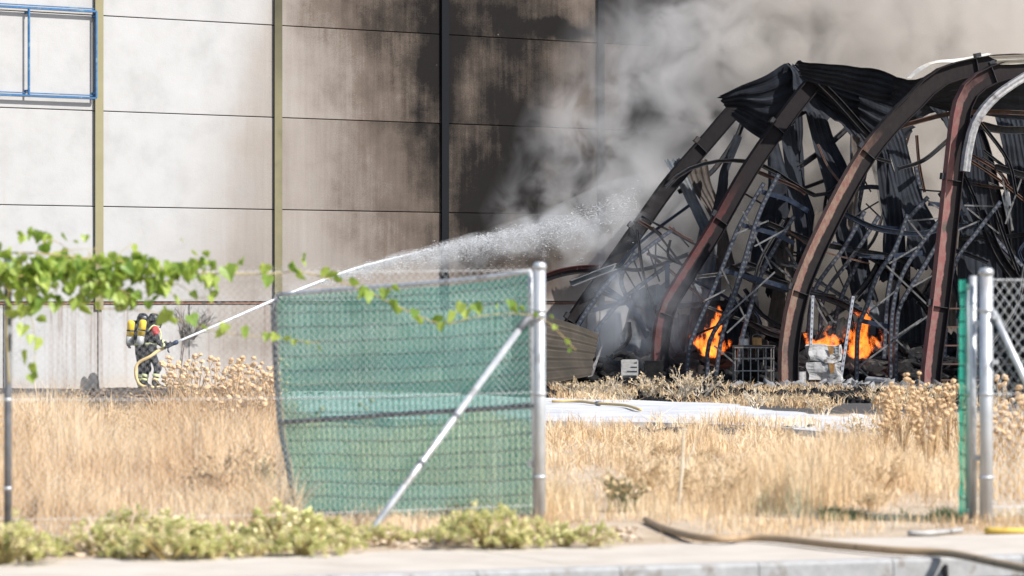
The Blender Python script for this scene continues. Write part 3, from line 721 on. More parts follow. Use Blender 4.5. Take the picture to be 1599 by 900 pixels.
# fallen brown board behind the gate post
bd = thing('wall_board', 'big dark brown corrugated board leaning behind the gate post', 'board', at(890, 598, 98.2))
sheet([(800, 478), (855, 495), (900, 509), (934, 523)], [(795, 606), (855, 601), (890, 594), (922, 588)], 98.4, 97.6, M['board'], 30, 10, .025, 12, .02, 41, .1, .02, None, bd, 'board', .05)
sheet([(936, 548), (941, 540)], [(919, 590), (926, 588)], 98.5, 98.3, M['ash_steel'], 6, 4, .02, 2, .02, 42, .1, .02, None, bd, 'edge_strip', .04)

# liquid tank cage
YC = 96.9; a, b = at(1148, 543, YC), at(1208, 605, YC); zb_ = -.52
ck = thing('tank_cage', 'open steel tank cage beside the foot of the tan rib', 'cage', ((a.x + b.x) / 2, YC + .45, zb_))
w = b.x - a.x; hz = a.z - zb_
for dy in (0, .9):
    for i in range(6):
        x = a.x + w * i / 5; MB().bar((x, YC + dy, zb_ + .08), (x, YC + dy, a.z), .028, .028).build('bar', M['cage'], ck)
    for k in (.10, .42, .72, 1.0):
        MB().bar((a.x - .02, YC + dy - .02, zb_ + hz * k), (b.x + .02, YC + dy - .02, zb_ + hz * k), .03, .05 if k == 1 else .026).build('rail', M['cage'], ck)
for x in (a.x, b.x):
    for k in (.10, .72, 1.0): MB().bar((x, YC, zb_ + hz * k), (x, YC + .9, zb_ + hz * k), .03, .03, (1, 0, 0)).build('rail', M['cage'], ck)
MB().box(((a.x + b.x) / 2, YC + .45, zb_ + .05), (w, .9, .09)).build('base', M['black'], ck)
lump = MB()
for k in range(14):
    lump.box((random.uniform(a.x + .2, b.x - .2), YC + random.uniform(.2, .7), zb_ + .15 + random.random() * .35), [random.uniform(.1, .35) for _ in range(3)], Matrix.Rotation(random.random() * 3, 3, (random.random(), random.random(), 1)))
lump.build('melted_tank', M['black'], ck)
MB().box(((a.x + b.x) / 2, YC + .45, a.z + .035), (w + .1, .98, .03)).build('top_board', M['sheet_brown'], ck)
def can(px, py, Y, r, h, mat, label, z0=None):
    p = at(px, py, Y); z = p.z if z0 is None else z0
    t = thing('tin_can', label, 'can', (p.x, Y, z))
    MB().lathe([(r, 0), (r * 1.04, .01), (r, .02), (r, h * .5), (r * 1.02, h * .5 + .01), (r, h - .02), (r * 1.04, h), (r * .9, h), (r * .9, h - .015), (.001, h - .015)], 16).build('can_body', M[mat], t, local=True)
    MB().tube([(r * math.cos(q), 0, h + r * .7 * math.sin(q)) for q in np.linspace(.1, 3.04, 9)], .006, 5, (0, 1, 0)).build('handle', M['cage'], t, local=True)
ztop = a.z + .052
can(1162, 540, YC + .3, .13, .17, 'tin', 'grey burnt tin on top of the tank cage', ztop)
can(1182, 540, YC + .25, .12, .20, 'tin_brown', 'brown scorched tin on top of the tank cage', ztop)
can(1248, 606, 96.4, .17, .42, 'tin', 'grey bucket on the ground right of the tan rib foot', -.52)

# pallet with two stacked burnt boxes
YP = 96.3; pl = at(1262, 610, YP); pr = at(1318, 610, YP); cxp = (pl.x + pr.x) / 2
pt = thing('pallet', 'low wooden pallet under the burnt stacked boxes', 'pallet', (cxp, YP + .4, -.52))
for i in range(5): MB().box((cxp, YP + .08 + i * .17, -.385), (.92, .13, .024)).build('deck_board', M['wood'], pt)
for x in (-.4, 0, .4):
    for y in (.08, .42, .76): MB().box((cxp + x, YP + y, -.455), (.11, .11, .11)).build('block', M['wood'], pt)
    MB().box((cxp + x, YP + .42, -.52), (.11, .8, .02)).build('skid', M['wood'], pt)
def crushed(name, label, c, size, mat, seed):
    t = thing(name, label, 'box', (c[0], c[1], c[2] - size[2] / 2)); n = 6; vs = []; fs = []; r = random.Random(seed)
    for ax in range(3):
        for sgn in (-1, 1):
            b0 = len(vs)
            for i in range(n + 1):
                for j in range(n + 1):
                    p = [0, 0, 0]; p[ax] = sgn * .5; p[(ax + 1) % 3] = i / n - .5; p[(ax + 2) % 3] = j / n - .5
                    q = Vector((p[0] * size[0], p[1] * size[1], p[2] * size[2]))
                    d = Vector((mnoise.noise(q * 3 + Vector((seed, 0, 0))), mnoise.noise(q * 3 + Vector((0, seed, 0))), mnoise.noise(q * 3 + Vector((0, 0, seed))) * .5))
                    vs.append(Vector(c) + q + d * .15)
            for i in range(n):
                for j in range(n):
                    f = (b0 + i * (n + 1) + j, b0 + (i + 1) * (n + 1) + j, b0 + (i + 1) * (n + 1) + j + 1, b0 + i * (n + 1) + j + 1); fs.append(f if sgn > 0 else f[::-1])
    MB().add(vs, fs).build('carton', M[mat], t)
    c = Vector(c)
    MB().add([c + Vector((size[0] * .1, -size[1] * .52, size[2] * .5)), c + Vector((size[0] * .3, -size[1] * .55, size[2] * .45)), c + Vector((size[0] * .28, -size[1] * .58, 0)), c + Vector((size[0] * .16, -size[1] * .56, -size[2] * .1))], [(0, 1, 2, 3)]).build('torn_flap', M['tin_brown'], t)
crushed('carton_box', 'lower crushed white carton scorched on the pallet', (cxp - .02, YP + .42, -.115), (.80, .72, .46), 'carton', 3)
crushed('carton_box', 'upper crushed white carton with burnt brown top', (cxp - .04, YP + .42, .345), (.78, .70, .40), 'carton', 8)

# small slatted crate left
YK = 97.4; c0 = at(983, 578, YK)
kr = thing('slatted_crate', 'small grey slatted crate in the ash left of the kinked rib', 'crate', (c0.x, YK, -.52))
for k in range(4): MB().box((c0.x, YK - .2, -.13 + k * .11 - .05), (.38, .02, .07)).build('slat', M['crate'], kr)
for sx in (-.2, .2):
    MB().box((c0.x + sx, YK, -.07), (.03, .42, .46)).build('side', M['crate'], kr)
    for k in range(2): pass
MB().box((c0.x, YK + .2, -.07), (.38, .02, .46)).build('back', M['crate'], kr); MB().box((c0.x, YK, -.40), (.40, .42, .22)).build('base', M['black'], kr)
MB().box((c0.x + .62, YK + .1, -.16), (.46, .4, .62)).build('charred_box', M['black'], kr)

# steel shelf frame beside the upright rib
YS = 97.2
sf = thing('shelf_frame', 'narrow rusty shelf frame standing between the upright red rib and the gate post', 'shelf', at(1495, 605, YS))
xl, xr = at(1466, 500, YS).x, at(1535, 500, YS).x; zs = [at(1466, q, YS).z for q in (482, 511, 540, 569, 594)]
for x in (xl, xr):
    for dy in (0, .5): MB().bar((x, YS + dy, -.55), (x, YS + dy, zs[0]), .035, .035).build('post', M['char'], sf)
for z in zs:
    MB().box(((xl + xr) / 2, YS + .25, z), (xr - xl - .04, .5, .035)).build('shelf_board', M['rust'], sf)

# half burnt posts, drum and log on the ground
lg = thing('fallen_pipe', 'pale short pipe lying in front of the bent rack', 'pipe', at(1370, 608, 95.6))
p_ = at(1356, 600, 95.6); q_ = at(1386, 611, 95.0); p_.z = -.33; q_.z = -.36
MB().tube([p_, p_.lerp(q_, .5), q_], .12, 12).build('pipe_wall', M['ash_steel'], lg); MB().tube([q_ + (q_ - p_) * .01, q_ + (q_ - p_) * .02], .13, 12).build('rim', M['cage'], lg)

# ---- charred debris
def debris(name, n, cx, cy, rx, ry, hmax, mat, smin, smax, seed, label=None, zfun=None):
    r = np.random.default_rng(seed); V = []; FQ = []
    cube = np.array([(a, b, c) for a in (-1, 1) for b in (-1, 1) for c in (-1, 1)], float)
    fq = np.array([(0, 1, 3, 2), (4, 6, 7, 5), (0, 4, 5, 1), (2, 3, 7, 6), (0, 2, 6, 4), (1, 5, 7, 3)])
    for k in range(n):
        a = r.uniform(0, 2 * math.pi); q = math.sqrt(r.uniform()); x = cx + rx * q * math.cos(a); y = cy + ry * q * math.sin(a)
        h = hmax * (1 - q ** 2) * (0.55 + .9 * abs(mnoise.noise(Vector((x * .6, y * .5, seed)))))
        z = gz(x, y) + h * r.uniform(.2, 1.0)
        s = r.uniform(smin, smax) * np.array([r.uniform(.3, 2.6), r.uniform(.25, 1.0), r.uniform(.05, .55)])
        v = cube * s * (1 + r.uniform(-.35, .35, (8, 3)))
        e = Matrix.Rotation(r.uniform(0, 6.28), 3, 'Z') @ Matrix.Rotation(r.uniform(-1.0, 1.0), 3, 'X') @ Matrix.Rotation(r.uniform(-.7, .7), 3, 'Y')
        v = v @ np.array(e).T + np.array((x, y, z)); FQ.append(fq + 8 * k); V.append(v)
    # the heap the pieces lie on
    m = 22; hv = []; hf = []
    for i in range(m + 1):
        for j in range(2 * m):
            q = i / m; a = math.pi * j / m; x = cx + rx * q * math.cos(a); y = cy + ry * q * math.sin(a)
            h = hmax * (1 - q ** 2) * (0.55 + .9 * abs(mnoise.noise(Vector((x * .6, y * .5, seed))))) + .12 * mnoise.noise(Vector((x * 2.2, y * 2.2, seed)))
            hv.append((x, y, gz(x, y) + (h if i < m else -.15)))
    b0 = 8 * n
    for i in range(m):
        for j in range(2 * m):
            j2 = (j + 1) % (2 * m); hf.append((b0 + i * 2 * m + j, b0 + (i + 1) * 2 * m + j, b0 + (i + 1) * 2 * m + j2, b0 + i * 2 * m + j2))
    o = np_mesh(name, np.concatenate(V + [np.array(hv)]), [(4, np.concatenate(FQ + [np.array(hf)]))], mat)
    tag(o, label, 'debris', kind='stuff'); return o
debris('charred_debris', 2600, 8.4, 103.0, 8.2, 4.6, 1.15, M['black'], .05, .30, 5, 'black heap of charred goods inside the burnt shed')
debris('charred_debris', 5200, 7.2, 89.5, 8.4, 9.0, .05, M['black'], .02, .11, 6, 'low black char strewn along the front of the shed')
debris('charred_debris', 800, 14.6, 100, 3.0, 4.0, 1.5, M['black'], .05, .30, 7, 'black heap of charred goods at the right end of the shed')
debris('charred_debris', 3600, -6.4, 82.0, 3.9, 10.0, .06, std('burnt litter', (.022, .018, .016), (.085, .065, .052), 8, .9, 0, .6, c3=(.26, .19, .13)), .015, .06, 8, 'burnt litter and clods near the two firefighters')
debris('charred_debris', 800, 3.8, 63.4, 3.8, .7, .06, std('sooty rubble', (.03, .027, .025), (.13, .105, .085), 8, .9, 0, .6, c3=(.30, .26, .22)), .012, .06, 9, 'sooty rubble along the front rim of the pale concrete')
debris('ash_rubble', 500, 8.0, 93.4, 3.2, 1.1, .10, std('ash', (.10, .10, .105), (.26, .26, .26), 8, .95, 0, .6, c3=(.10, .10, .10)), .03, .16, 10, 'pale ash and flakes in front of the cage and pallet')
# pale fallen sheets on the ground
for (A, B, Y1, Y2, nm, sd_) in [([(1185, 628), (1225, 618), (1290, 612)], [(1205, 632), (1250, 626), (1300, 620)], 89, 88, 'pale bent sheet lying on the ground before the tan rib', 51),
                           ([(1330, 652), (1350, 650), (1366, 660)], [(1322, 664), (1348, 668), (1372, 672)], 72, 71.5, 'crumpled white sack at the right end of the pale concrete', 52)]:
    t = thing('fallen_sheet', nm, 'sheet', at(A[1][0], A[1][1] + 8, Y1)); sheet(A, B, Y1, Y2, M['apron'], 16, 10, .02, 5, .16, sd_, 0, .03, None, t, 'metal_sheet', .02)

# ---- hoses
def hose_mat(name, a, b):
    g = G(name); uv = g.n('SeparateXYZ', i0=g.n('UVMap').outputs[0]); P = g.obj()
    n = g.noise(P, 4, 5, .6); col = g.mix(n, a, b)
    rib_ = g.math('SINE', g.math('MULTIPLY', uv.outputs[0], 260)); g.bump(rib_, .2, .003)
    col = g.mix(g.rng(g.noise(P, 11, 4, .7), .58, .7), col, (a[0] * .5, a[1] * .5, a[2] * .5))
    return g.surf(col, .7)
M['hose_brown'] = hose_mat('dusty brown hose', (.27, .18, .10), (.40, .28, .16)); M['hose_yellow'] = hose_mat('yellow hose', (.55, .36, .05), (.66, .46, .10)); M['hose_tan'] = hose_mat('tan hose', (.46, .33, .14), (.58, .43, .20))
def hose(label, pts, r, mat, name='fire_hose', n=40, coup=(), flat=.8):
    path = smooth_path(pts, n)
    t = thing(name, label, 'hose', path[0])
    pr = [(math.cos(2 * math.pi * k / 10) * flat, math.sin(2 * math.pi * k / 10)) for k in range(10)]
    MB().sweep(path, pr, (0, 0, 1), [r] * len(path)).build('hose_tube', M[mat], t, True)
    for c in coup:
        i = int(c * n); d = (path[min(i + 1, n)] - path[max(i - 1, 0)]).normalized()
        MB().tube([path[i] - d * r * 2.2, path[i] - d * r * 2.1, path[i] + d * r * 2.1, path[i] + d * r * 2.2], [r * .9, r * 1.35, r * 1.35, r * .9], 12).build('coupling', M['cage'], t)
    return t
def on_ground(px, py, r, z=None):
    Y = 30
    for _ in range(12):
        p = at(px, py, Y); zz = (gz(p.x, p.y) if z is None else z) + r * .8
        Y = (EYE - zz) * F / (py - HY)
    p = at(px, py, Y); return p
HR = .034
hose('thick dusty brown fire hose running over the pavement to the bottom right corner',
     [on_ground(1010, 812, HR), on_ground(1040, 826, HR), on_ground(1085, 838, HR, .01), on_ground(1130, 842, HR, .012), on_ground(1165, 839, HR, .012), on_ground(1220, 842, HR, .012), on_ground(1300, 851, HR, .012), on_ground(1400, 860, HR, .012), on_ground(1480, 864, HR, .012), on_ground(1560, 880, HR, .012), on_ground(1650, 898, HR, .012)], HR, 'hose_brown', n=60)
hose('short dark cable dropping over the kerb under the brown hose', [Vector((2.93, 26.16, .02)), Vector((2.92, 25.95, .0)), Vector((2.90, 25.72, -.10)), Vector((2.88, 25.5, -.125))], .022, 'black', 'cable', 14)
hose('yellow hose lying at the foot of the right gate post', [on_ground(1540, 829, .035), on_ground(1570, 830, .035), on_ground(1610, 830, .035), on_ground(1680, 828, .035)], .035, 'hose_yellow', n=16)
hose('thin tan hose with dark coupling lying on the pale concrete', [on_ground(862, 627, .03, -.36), on_ground(905, 627, .03, -.36), on_ground(930, 630, .03, -.36), on_ground(975, 633, .03, -.36), on_ground(1000, 640, .03, -.36)], .035, 'hose_tan', n=30, coup=(.36,))
hose('pale split cane lying in the grass before the right gate post', [on_ground(1418, 833, .03), on_ground(1450, 833, .03), on_ground(1500, 828, .03)], .026, 'crate', 'cane', 12)
# ================================================================ FIREFIGHTERS
M['suit'] = std('dark firefighting suit', (.022, .023, .027), (.045, .046, .052), 12, .8, 0, .5)
M['suit_red'] = std('red shoulder cloth', (.30, .035, .04), (.42, .06, .06), 12, .8, 0, .3)
M['helmet'] = std('black helmet shell', (.015, .016, .02), (.03, .032, .038), 6, .25, 0, .05)
M['visor'] = std('smoked visor', (.10, .11, .12), (.22, .23, .24), 5, .12, .2, 0)
M['tank'] = std('yellow air cylinder', (.66, .43, .025), (.78, .55, .05), 5, .4, 0, .05)
M['tank_grey'] = std('grey cylinder end', (.28, .29, .28), (.42, .43, .42), 5, .45, .2, .05)
M['reflex'] = std('lime reflective band', (.52, .56, .22), (.68, .70, .42), 20, .45, 0, .1)
M['boot'] = std('black rubber boot', (.012, .012, .013), (.03, .028, .026), 9, .5, 0, .2)
M['nozzle'] = std('blue black nozzle', (.02, .03, .06), (.05, .07, .12), 9, .35, .4, .1)
def skin(name, mat, parent, nodes, edges, root=0, sub=2):
    """continuous surface grown over a skeleton: nodes {key: ((x,y,z), rx, ry)}"""
    keys = list(nodes); idx = {k: i for i, k in enumerate(keys)}
    me = bpy.data.meshes.new(name); me.from_pydata([nodes[k][0] for k in keys], [(idx[a], idx[b]) for a, b in edges], [])
    o = bpy.data.objects.new(name, me); COL.objects.link(o); o.parent = parent
    o.modifiers.new('skin', 'SKIN').use_smooth_shade = True
    sv = me.skin_vertices[0].data
    for k in keys:
        i = idx[k]; sv[i].radius = (nodes[k][1], nodes[k][2]); sv[i].use_root = (i == root)
    o.modifiers.new('smooth', 'SUBSURF').levels = sub; o.modifiers['smooth'].render_levels = sub
    me.materials.append(mat); return o
def band(t, p, d, r, h, mat, name='reflective_band', k=1.0):
    d = Vector(d).normalized(); p = Vector(p)
    MB().tube([p - d * h / 2, p - d * h * .45, p + d * h * .45, p + d * h / 2], [r * .96, r, r, r * .96], 14, (.3, 1, .2)).build(name, mat, t, True, local=True)
def ell(mb, c, rx, ry, rz, n=14, m=8, rot=None):
    vs = []; 
    for i in range(m + 1):
        a = -math.pi / 2 + math.pi * i / m
        for j in range(n):
            b = 2 * math.pi * j / n; v = Vector((rx * math.cos(a) * math.cos(b), ry * math.cos(a) * math.sin(b), rz * math.sin(a)))
            vs.append((rot @ v if rot else v) + Vector(c))
    return mb.add(vs, [(i * n + j, i * n + (j + 1) % n, (i + 1) * n + (j + 1) % n, (i + 1) * n + j) for i in range(m) for j in range(n)])
def firefighter(label, loc, rz, J, grips):
    t = thing('person', label, 'person', loc, rz)
    N = {'pelvis': (J['pelvis'], .165, .15), 'spine': (J['spine'], .165, .145), 'chest': (J['chest'], .195, .155), 'neck': (J['neck'], .075, .075), 'chin': (J['chin'], .085, .08), 'crown': (J['crown'], .09, .085)}
    E = [('pelvis', 'spine'), ('spine', 'chest'), ('chest', 'neck'), ('neck', 'chin'), ('chin', 'crown')]
    for s in 'rl':
        N.update({'sh' + s: (J['sh' + s], .085, .085), 'el' + s: (J['el' + s], .068, .066), 'wr' + s: (J['wr' + s], .048, .046),
                  'hip' + s: (J['hip' + s], .115, .11), 'kn' + s: (J['kn' + s], .088, .085), 'an' + s: (J['an' + s], .072, .07), 'to' + s: (J['to' + s], .052, .045)})
        E += [('chest', 'sh' + s), ('sh' + s, 'el' + s), ('el' + s, 'wr' + s), ('pelvis', 'hip' + s), ('hip' + s, 'kn' + s), ('kn' + s, 'an' + s), ('an' + s, 'to' + s)]
    skin('body', M['suit'], t, N, E)
    V = Vector; hd = (V(J['crown']) + V(J['chin'])) / 2; fw = V((1, 0, -.05)).normalized(); hd = hd + V((.0, 0, .01))
    mb = MB(); ell(mb, hd + V((-.015, 0, .055)), .155, .128, .13); hm = mb.build('helmet', M['helmet'], t, True, local=True)
    vs = []; 
    for j in range(25):
        a = 2 * math.pi * j / 24; k = 1.18 if math.cos(a) < -.2 else 1.05
        vs += [hd + V((.150 * math.cos(a) - .015, .124 * math.sin(a), .045)), hd + V((.165 * k * math.cos(a) - .015, .137 * math.sin(a), .005 - .03 * (math.cos(a) < -.3))), hd + V((.15 * math.cos(a) - .015, .124 * math.sin(a), .015))]
    MB().add(vs, [(j * 3 + q, (j + 1) * 3 + q, (j + 1) * 3 + (q + 1) % 3, j * 3 + (q + 1) % 3) for j in range(24) for q in range(3)]).build('brim', M['helmet'], hm, True, local=True)
    mb = MB(); ell(mb, hd + V((-.02, 0, .150)), .11, .022, .042); mb.build('comb', M['helmet'], hm, True, local=True)
    mb = MB(); ell(mb, hd + V((-.005, -.112, .075)), .055, .02, .04); mb.build('side_badge', M['visor'], hm, True, local=True)
    mb = MB(); ell(mb, hd + V((.075, 0, -.02)), .075, .092, .085); mk = mb.build('face_mask', M['visor'], t, True, local=True)
    MB().tube([hd + V((.12, 0, -.07)), hd + V((.165, 0, -.10)), hd + V((.175, 0, -.105))], [.05, .042, .03], 12).build('breathing_valve', M['helmet'], mk, True, local=True)
    mb = MB(); ell(mb, hd + V((-.05, 0, -.085)), .105, .11, .085); mb.build('neck_flap', M['suit'], t, True, local=True)
    # breathing cylinder on the back
    up = (V(J['chest']) - V(J['spine'])).normalized(); bk = V((-1, 0, 0)); bk = (bk - up * bk.dot(up)).normalized()
    c = V(J['chest']) + bk * .285 + up * -.02 + V((0, J.get('tank_y', -.05), 0))
    rot = up.to_track_quat('Z', 'Y').to_matrix().to_4x4(); mt = Matrix.Translation(c) @ rot
    ty = MB().lathe([(.02, .31), (.06, .30), (.088, .26), (.092, .22), (.092, -.10), (.001, -.10)], 16, mt).build('air_cylinder', M['tank'], t, True, local=True)
    MB().lathe([(.001, -.101), (.092, -.101), (.09, -.26), (.07, -.31), (.03, -.33), (.025, -.38), (.001, -.38)], 16, mt).build('cylinder_end', M['tank_grey'], ty, True, local=True)
    MB().lathe([(.094, .03), (.098, .035), (.098, .06), (.094, .065)], 16, mt).build('cylinder_strap', M['helmet'], ty, True, local=True)
    MB().bar(mt @ V((.03, 0, -.36)), mt @ V((-.10, 0, -.37)), .04, .04).build('valve', M['helmet'], ty, local=True)
    MB().box(c - bk * .12, (.05, .28, .62), rot.to_3x3()).build('back_plate', M['helmet'], t, local=True)
    MB().tube(smooth_path([mt @ V((0, .05, -.33)), V(J['spine']) + V((-.10, .17, 0)), V(J['shl']) + V((.0, 0, .1)), V(J['chest']) + V((.2, .05, .12)), hd + V((.17, 0, -.10))], 16), .014, 7).build('air_tube', M['helmet'], t, True, local=True)
    for s, sg in (('r', -1), ('l', 1)):
        sh, el = V(J['sh' + s]), V(J['el' + s]); wr = V(J['wr' + s]); d = el - sh
        mb = MB(); ell(mb, sh + V((.0, sg * .008, .02)) + d * .06, .108, .092, .115); mb.build('shoulder_patch', M['suit_red'], t, True, local=True)
        MB().tube([sh.lerp(el, .10), sh.lerp(el, .30), sh.lerp(el, .36)], [.094, .088, .08], 12).build('sleeve_top', M['suit_red'], t, True, local=True)
        MB().tube(smooth_path([V(J['chest']) + V((-.15, sg * .12, .05)), V(J['chest']) + V((0, sg * .13, .19)), V(J['chest']) + V((.17, sg * .11, .04)), V(J['spine']) + V((.165, sg * .12, 0)), V(J['spine']) + V((-.1, sg * .15, -.05))], 14), .02, 6).build('harness_strap', M['reflex'] if s == 'r' else M['helmet'], t, True, local=True)
        band(t, el.lerp(wr, .62), wr - el, .062, .05, M['reflex'])
        kn, an, hip = V(J['kn' + s]), V(J['an' + s]), V(J['hip' + s])
        band(t, kn.lerp(an, .46), an - kn, .092, .07, M['reflex']); band(t, kn.lerp(an, .70), an - kn, .088, .05, M['reflex'])
        mb = MB(); ell(mb, kn + V((.035, 0, 0)), .075, .085, .115); mb.build('knee_pad', M['suit'], t, True, local=True)
        to = V(J['to' + s])
        skin('boot', M['boot'], t, {'a': (tuple(an + V((0, 0, .14))), .082, .082), 'b': (tuple(an + V((0, 0, -.01))), .075, .07), 'c': (tuple(an + V((-.03, 0, -.055))), .05, .05), 'd': (tuple(an.lerp(to, .6) + V((0, 0, -.005))), .058, .045), 'e': (tuple(to + V((.02, 0, -.005))), .048, .036)}, [('a', 'b'), ('b', 'c'), ('b', 'd'), ('d', 'e')], 1, 2)
        # gloved hand closed round what it holds
        g = V(grips[s][0]); ax = V(grips[s][1]).normalized(); pd = (g - wr); pd = (pd - ax * pd.dot(ax)); pd = pd.normalized() if pd.length > .01 else V((1, 0, 0))
        nz = ax.cross(pd).normalized() * (-sg)
        nodes = {'w': (tuple(wr), .042, .038), 'p': (tuple(g - pd * .045 + nz * .035), .044, .028)}; ed = [('w', 'p')]
        for q in range(4):
            o_ = ax * (q - 1.5) * .023; ln = (.92, 1.0, .97, .80)[q]
            b_ = g + o_ - pd * .01 + nz * .04
            nodes.update({f'k{q}': (tuple(b_), .013, .013), f'm{q}': (tuple(b_ + pd * .045 * ln - nz * .012), .012, .012), f't{q}': (tuple(b_ + pd * .04 * ln - nz * .052), .011, .011), f'e{q}': (tuple(b_ + pd * .012 * ln - nz * .066), .010, .010)})
            ed += [('p', f'k{q}'), (f'k{q}', f'm{q}'), (f'm{q}', f't{q}'), (f't{q}', f'e{q}')]
        b_ = g - pd * .05 - ax * .035
        nodes.update({'th1': (tuple(b_), .015, .015), 'th2': (tuple(b_ + pd * .035 - nz * .03 - ax * .01), .013, .013), 'th3': (tuple(b_ + pd * .06 - nz * .035), .011, .011)}); ed += [('w', 'th1'), ('th1', 'th2'), ('th2', 'th3')]
        skin('glove', M['boot'], t, nodes, ed, 1, 1)
    MB().tube([V(J['spine']) + V((0, 0, -.10)), V(J['spine']) + V((0, 0, -.09)), V(J['spine']) + V((0, 0, -.05)), V(J['spine']) + V((0, 0, -.04))], [.17, .182, .182, .17], 18, (.3, 1, .2)).build('jacket_band', M['reflex'], t, True, local=True)
    return t
YF = 94.4
gx = lambda px: (px - CX) / F * YF
RZ = R(24)
zf = gz(gx(237), YF)
front = dict(pelvis=(0, 0, .95), spine=(.03, 0, 1.17), chest=(.06, 0, 1.37), neck=(.09, 0, 1.53), chin=(.125, 0, 1.60), crown=(.12, 0, 1.72),
             shr=(.06, -.20, 1.43), elr=(.13, -.25, 1.14), wrr=(.35, -.16, 1.03), shl=(.06, .20, 1.43), ell=(.22, .23, 1.20), wrl=(.49, .06, 1.10),
             hipr=(.01, -.10, .90), knr=(.15, -.13, .52), anr=(.08, -.13, .11), tor=(.27, -.14, .05), hipl=(-.01, .10, .90), knl=(-.03, .12, .50), anl=(-.13, .12, .11), tol=(.06, .13, .05), tank_y=-.03)
ndir = Vector((.92, .10, .40)).normalized(); n0 = Vector((.40, -.06, 1.02))
f1 = firefighter('firefighter in dark suit, yellow air cylinder and black helmet aiming the hose nozzle', (gx(234), YF, zf), RZ, front, {'r': (tuple(n0), tuple(ndir)), 'l': (tuple(n0 + ndir * .16 + Vector((0, .0, .0))), tuple(ndir))})
rear = dict(pelvis=(0, 0, .96), spine=(.01, 0, 1.18), chest=(.03, 0, 1.39), neck=(.06, 0, 1.55), chin=(.09, 0, 1.62), crown=(.08, 0, 1.74),
            shr=(.03, -.20, 1.45), elr=(.06, -.25, 1.15), wrr=(.27, -.15, .98), shl=(.03, .20, 1.45), ell=(.14, .24, 1.17), wrl=(.34, .12, 1.0),
            hipr=(0, -.10, .91), knr=(.05, -.12, .50), anr=(-.05, -.12, .11), tor=(.14, -.13, .05), hipl=(0, .10, .91), knl=(.08, .12, .51), anl=(.04, .12, .11), tol=(.23, .13, .05), tank_y=.0)
f2 = firefighter('firefighter with yellow and grey air cylinder standing close behind, backing up the hose', (gx(215.5), YF + .55, gz(gx(215.5), YF + .55)), RZ, rear, {'r': ((.33, -.10, .95), (.95, 0, .25)), 'l': ((.42, .06, .97), (.95, 0, .25))})
Rm = Matrix.Rotation(RZ, 3, 'Z'); L1 = Vector((gx(234), YF, zf)); W1 = lambda p: L1 + Rm @ Vector(p)
L2 = Vector(f2.location); W2 = lambda p: L2 + Rm @ Vector(p)
nz = thing('hose_nozzle', 'dark blue hose nozzle held by the front firefighter', 'nozzle', W1(n0))
nd = (Rm @ ndir).normalized(); q0 = W1(n0)
MB().tube([q0 + nd * a for a in (-.10, -.08, .02, .03, .22, .24, .30, .34)], [.030, .036, .036, .045, .042, .055, .058, .046], 12).build('barrel', M['nozzle'], nz, True)
MB().tube(smooth_path([q0 + nd * .05 + Vector((0, 0, -.03)), q0 + nd * .06 + Vector((0, 0, -.12)), q0 + nd * .10 + Vector((0, 0, -.17))], 6), .018, 8).build('pistol_grip', M['nozzle'], nz, True)
MB().tube(smooth_path([q0 + nd * .12 + Vector((0, -.05, 0)), q0 + nd * .12 + Vector((0, -.05, .09)), q0 + nd * .12 + Vector((0, .05, .09)), q0 + nd * .12 + Vector((0, .05, 0))], 10), .011, 6).build('bail_handle', M['nozzle'], nz, True)
gp = lambda px, py: on_ground(px, py, .03)
hose('tan fire hose curving from the nozzle past the firefighters to the ground',
     [q0 - nd * .08, W1((.15, -.16, .93)), W1((-.08, -.27, .80)), Vector((gx(217), YF - .32, zf + .62)), Vector((gx(214.5), YF - .38, zf + .36)), Vector((gx(220), YF - .42, zf + .13)), Vector((gx(232), YF - .45, zf + .05)), Vector((gx(246), YF - .35, zf + .04)), Vector((gx(262), YF + .25, zf + .05)), Vector((gx(300), YF + .9, zf + .05))], .042, 'hose_tan', n=60, flat=.95)
hose('tan hose lying on burnt ground right of the firefighters', [gp(262, 596), gp(320, 592), gp(380, 594), gp(440, 596)], .05, 'hose_tan', n=20)
hose('straw coloured hose snaking over the burnt ground below the firefighters', [gp(120, 652), gp(150, 648), gp(190, 643), gp(212, 634), gp(210, 622), gp(200, 612)], .03, 'hose_tan', n=30)

# ================================================================ WATER JET
def water_mat(name, dens_a, dens_b, edge=True):
    g = G(name); P = g.pos()
    n = g.noise(P, 5.0, 5, .65)
    a = g.rng(n, dens_a, dens_b)
    tr = g.n('BsdfTransparent'); d = g.n('BsdfDiffuse', Color=(.92, .94, .96)); tl = g.n('BsdfTranslucent', Color=(.92, .94, .96))
    m1 = g.n('MixShader', i0=.5, i1=d.outputs[0], i2=tl.outputs[0]); gl = g.n('BsdfGlossy', Color=(1, 1, 1), Roughness=.25)
    m2 = g.n('MixShader', i0=.12, i1=m1.outputs[0], i2=gl.outputs[0])
    if edge:
        lw = g.n('LayerWeight', Blend=.35).outputs[1]; a = g.math('MULTIPLY', a, g.rng(lw, 1.0, .6))
    mx = g.n('MixShader', i0=a, i1=tr.outputs[0], i2=m2.outputs[0]); g.t.links.new(mx.outputs[0], g.out.inputs[0]); return g.m
M['water'] = water_mat('white water stream', .12, .62); M['drops'] = water_mat('water drops', .0, .9, False)
jet = thing('water_jet', 'white jet of water arcing from the nozzle toward the burning shed', 'water jet', q0 + nd * .34)
jp = [(279, 537, 94.55), (350, 503, 95.2), (430, 468, 96), (500, 440, 96.8), (560, 418, 97.5), (640, 397, 98.5), (720, 377, 99.4), (800, 360, 100.2), (870, 343, 100.9), (940, 318, 101.6), (1000, 296, 102.2)]
J = smooth_path([q0 + nd * .34] + [at(*p) for p in jp[1:]], 80)
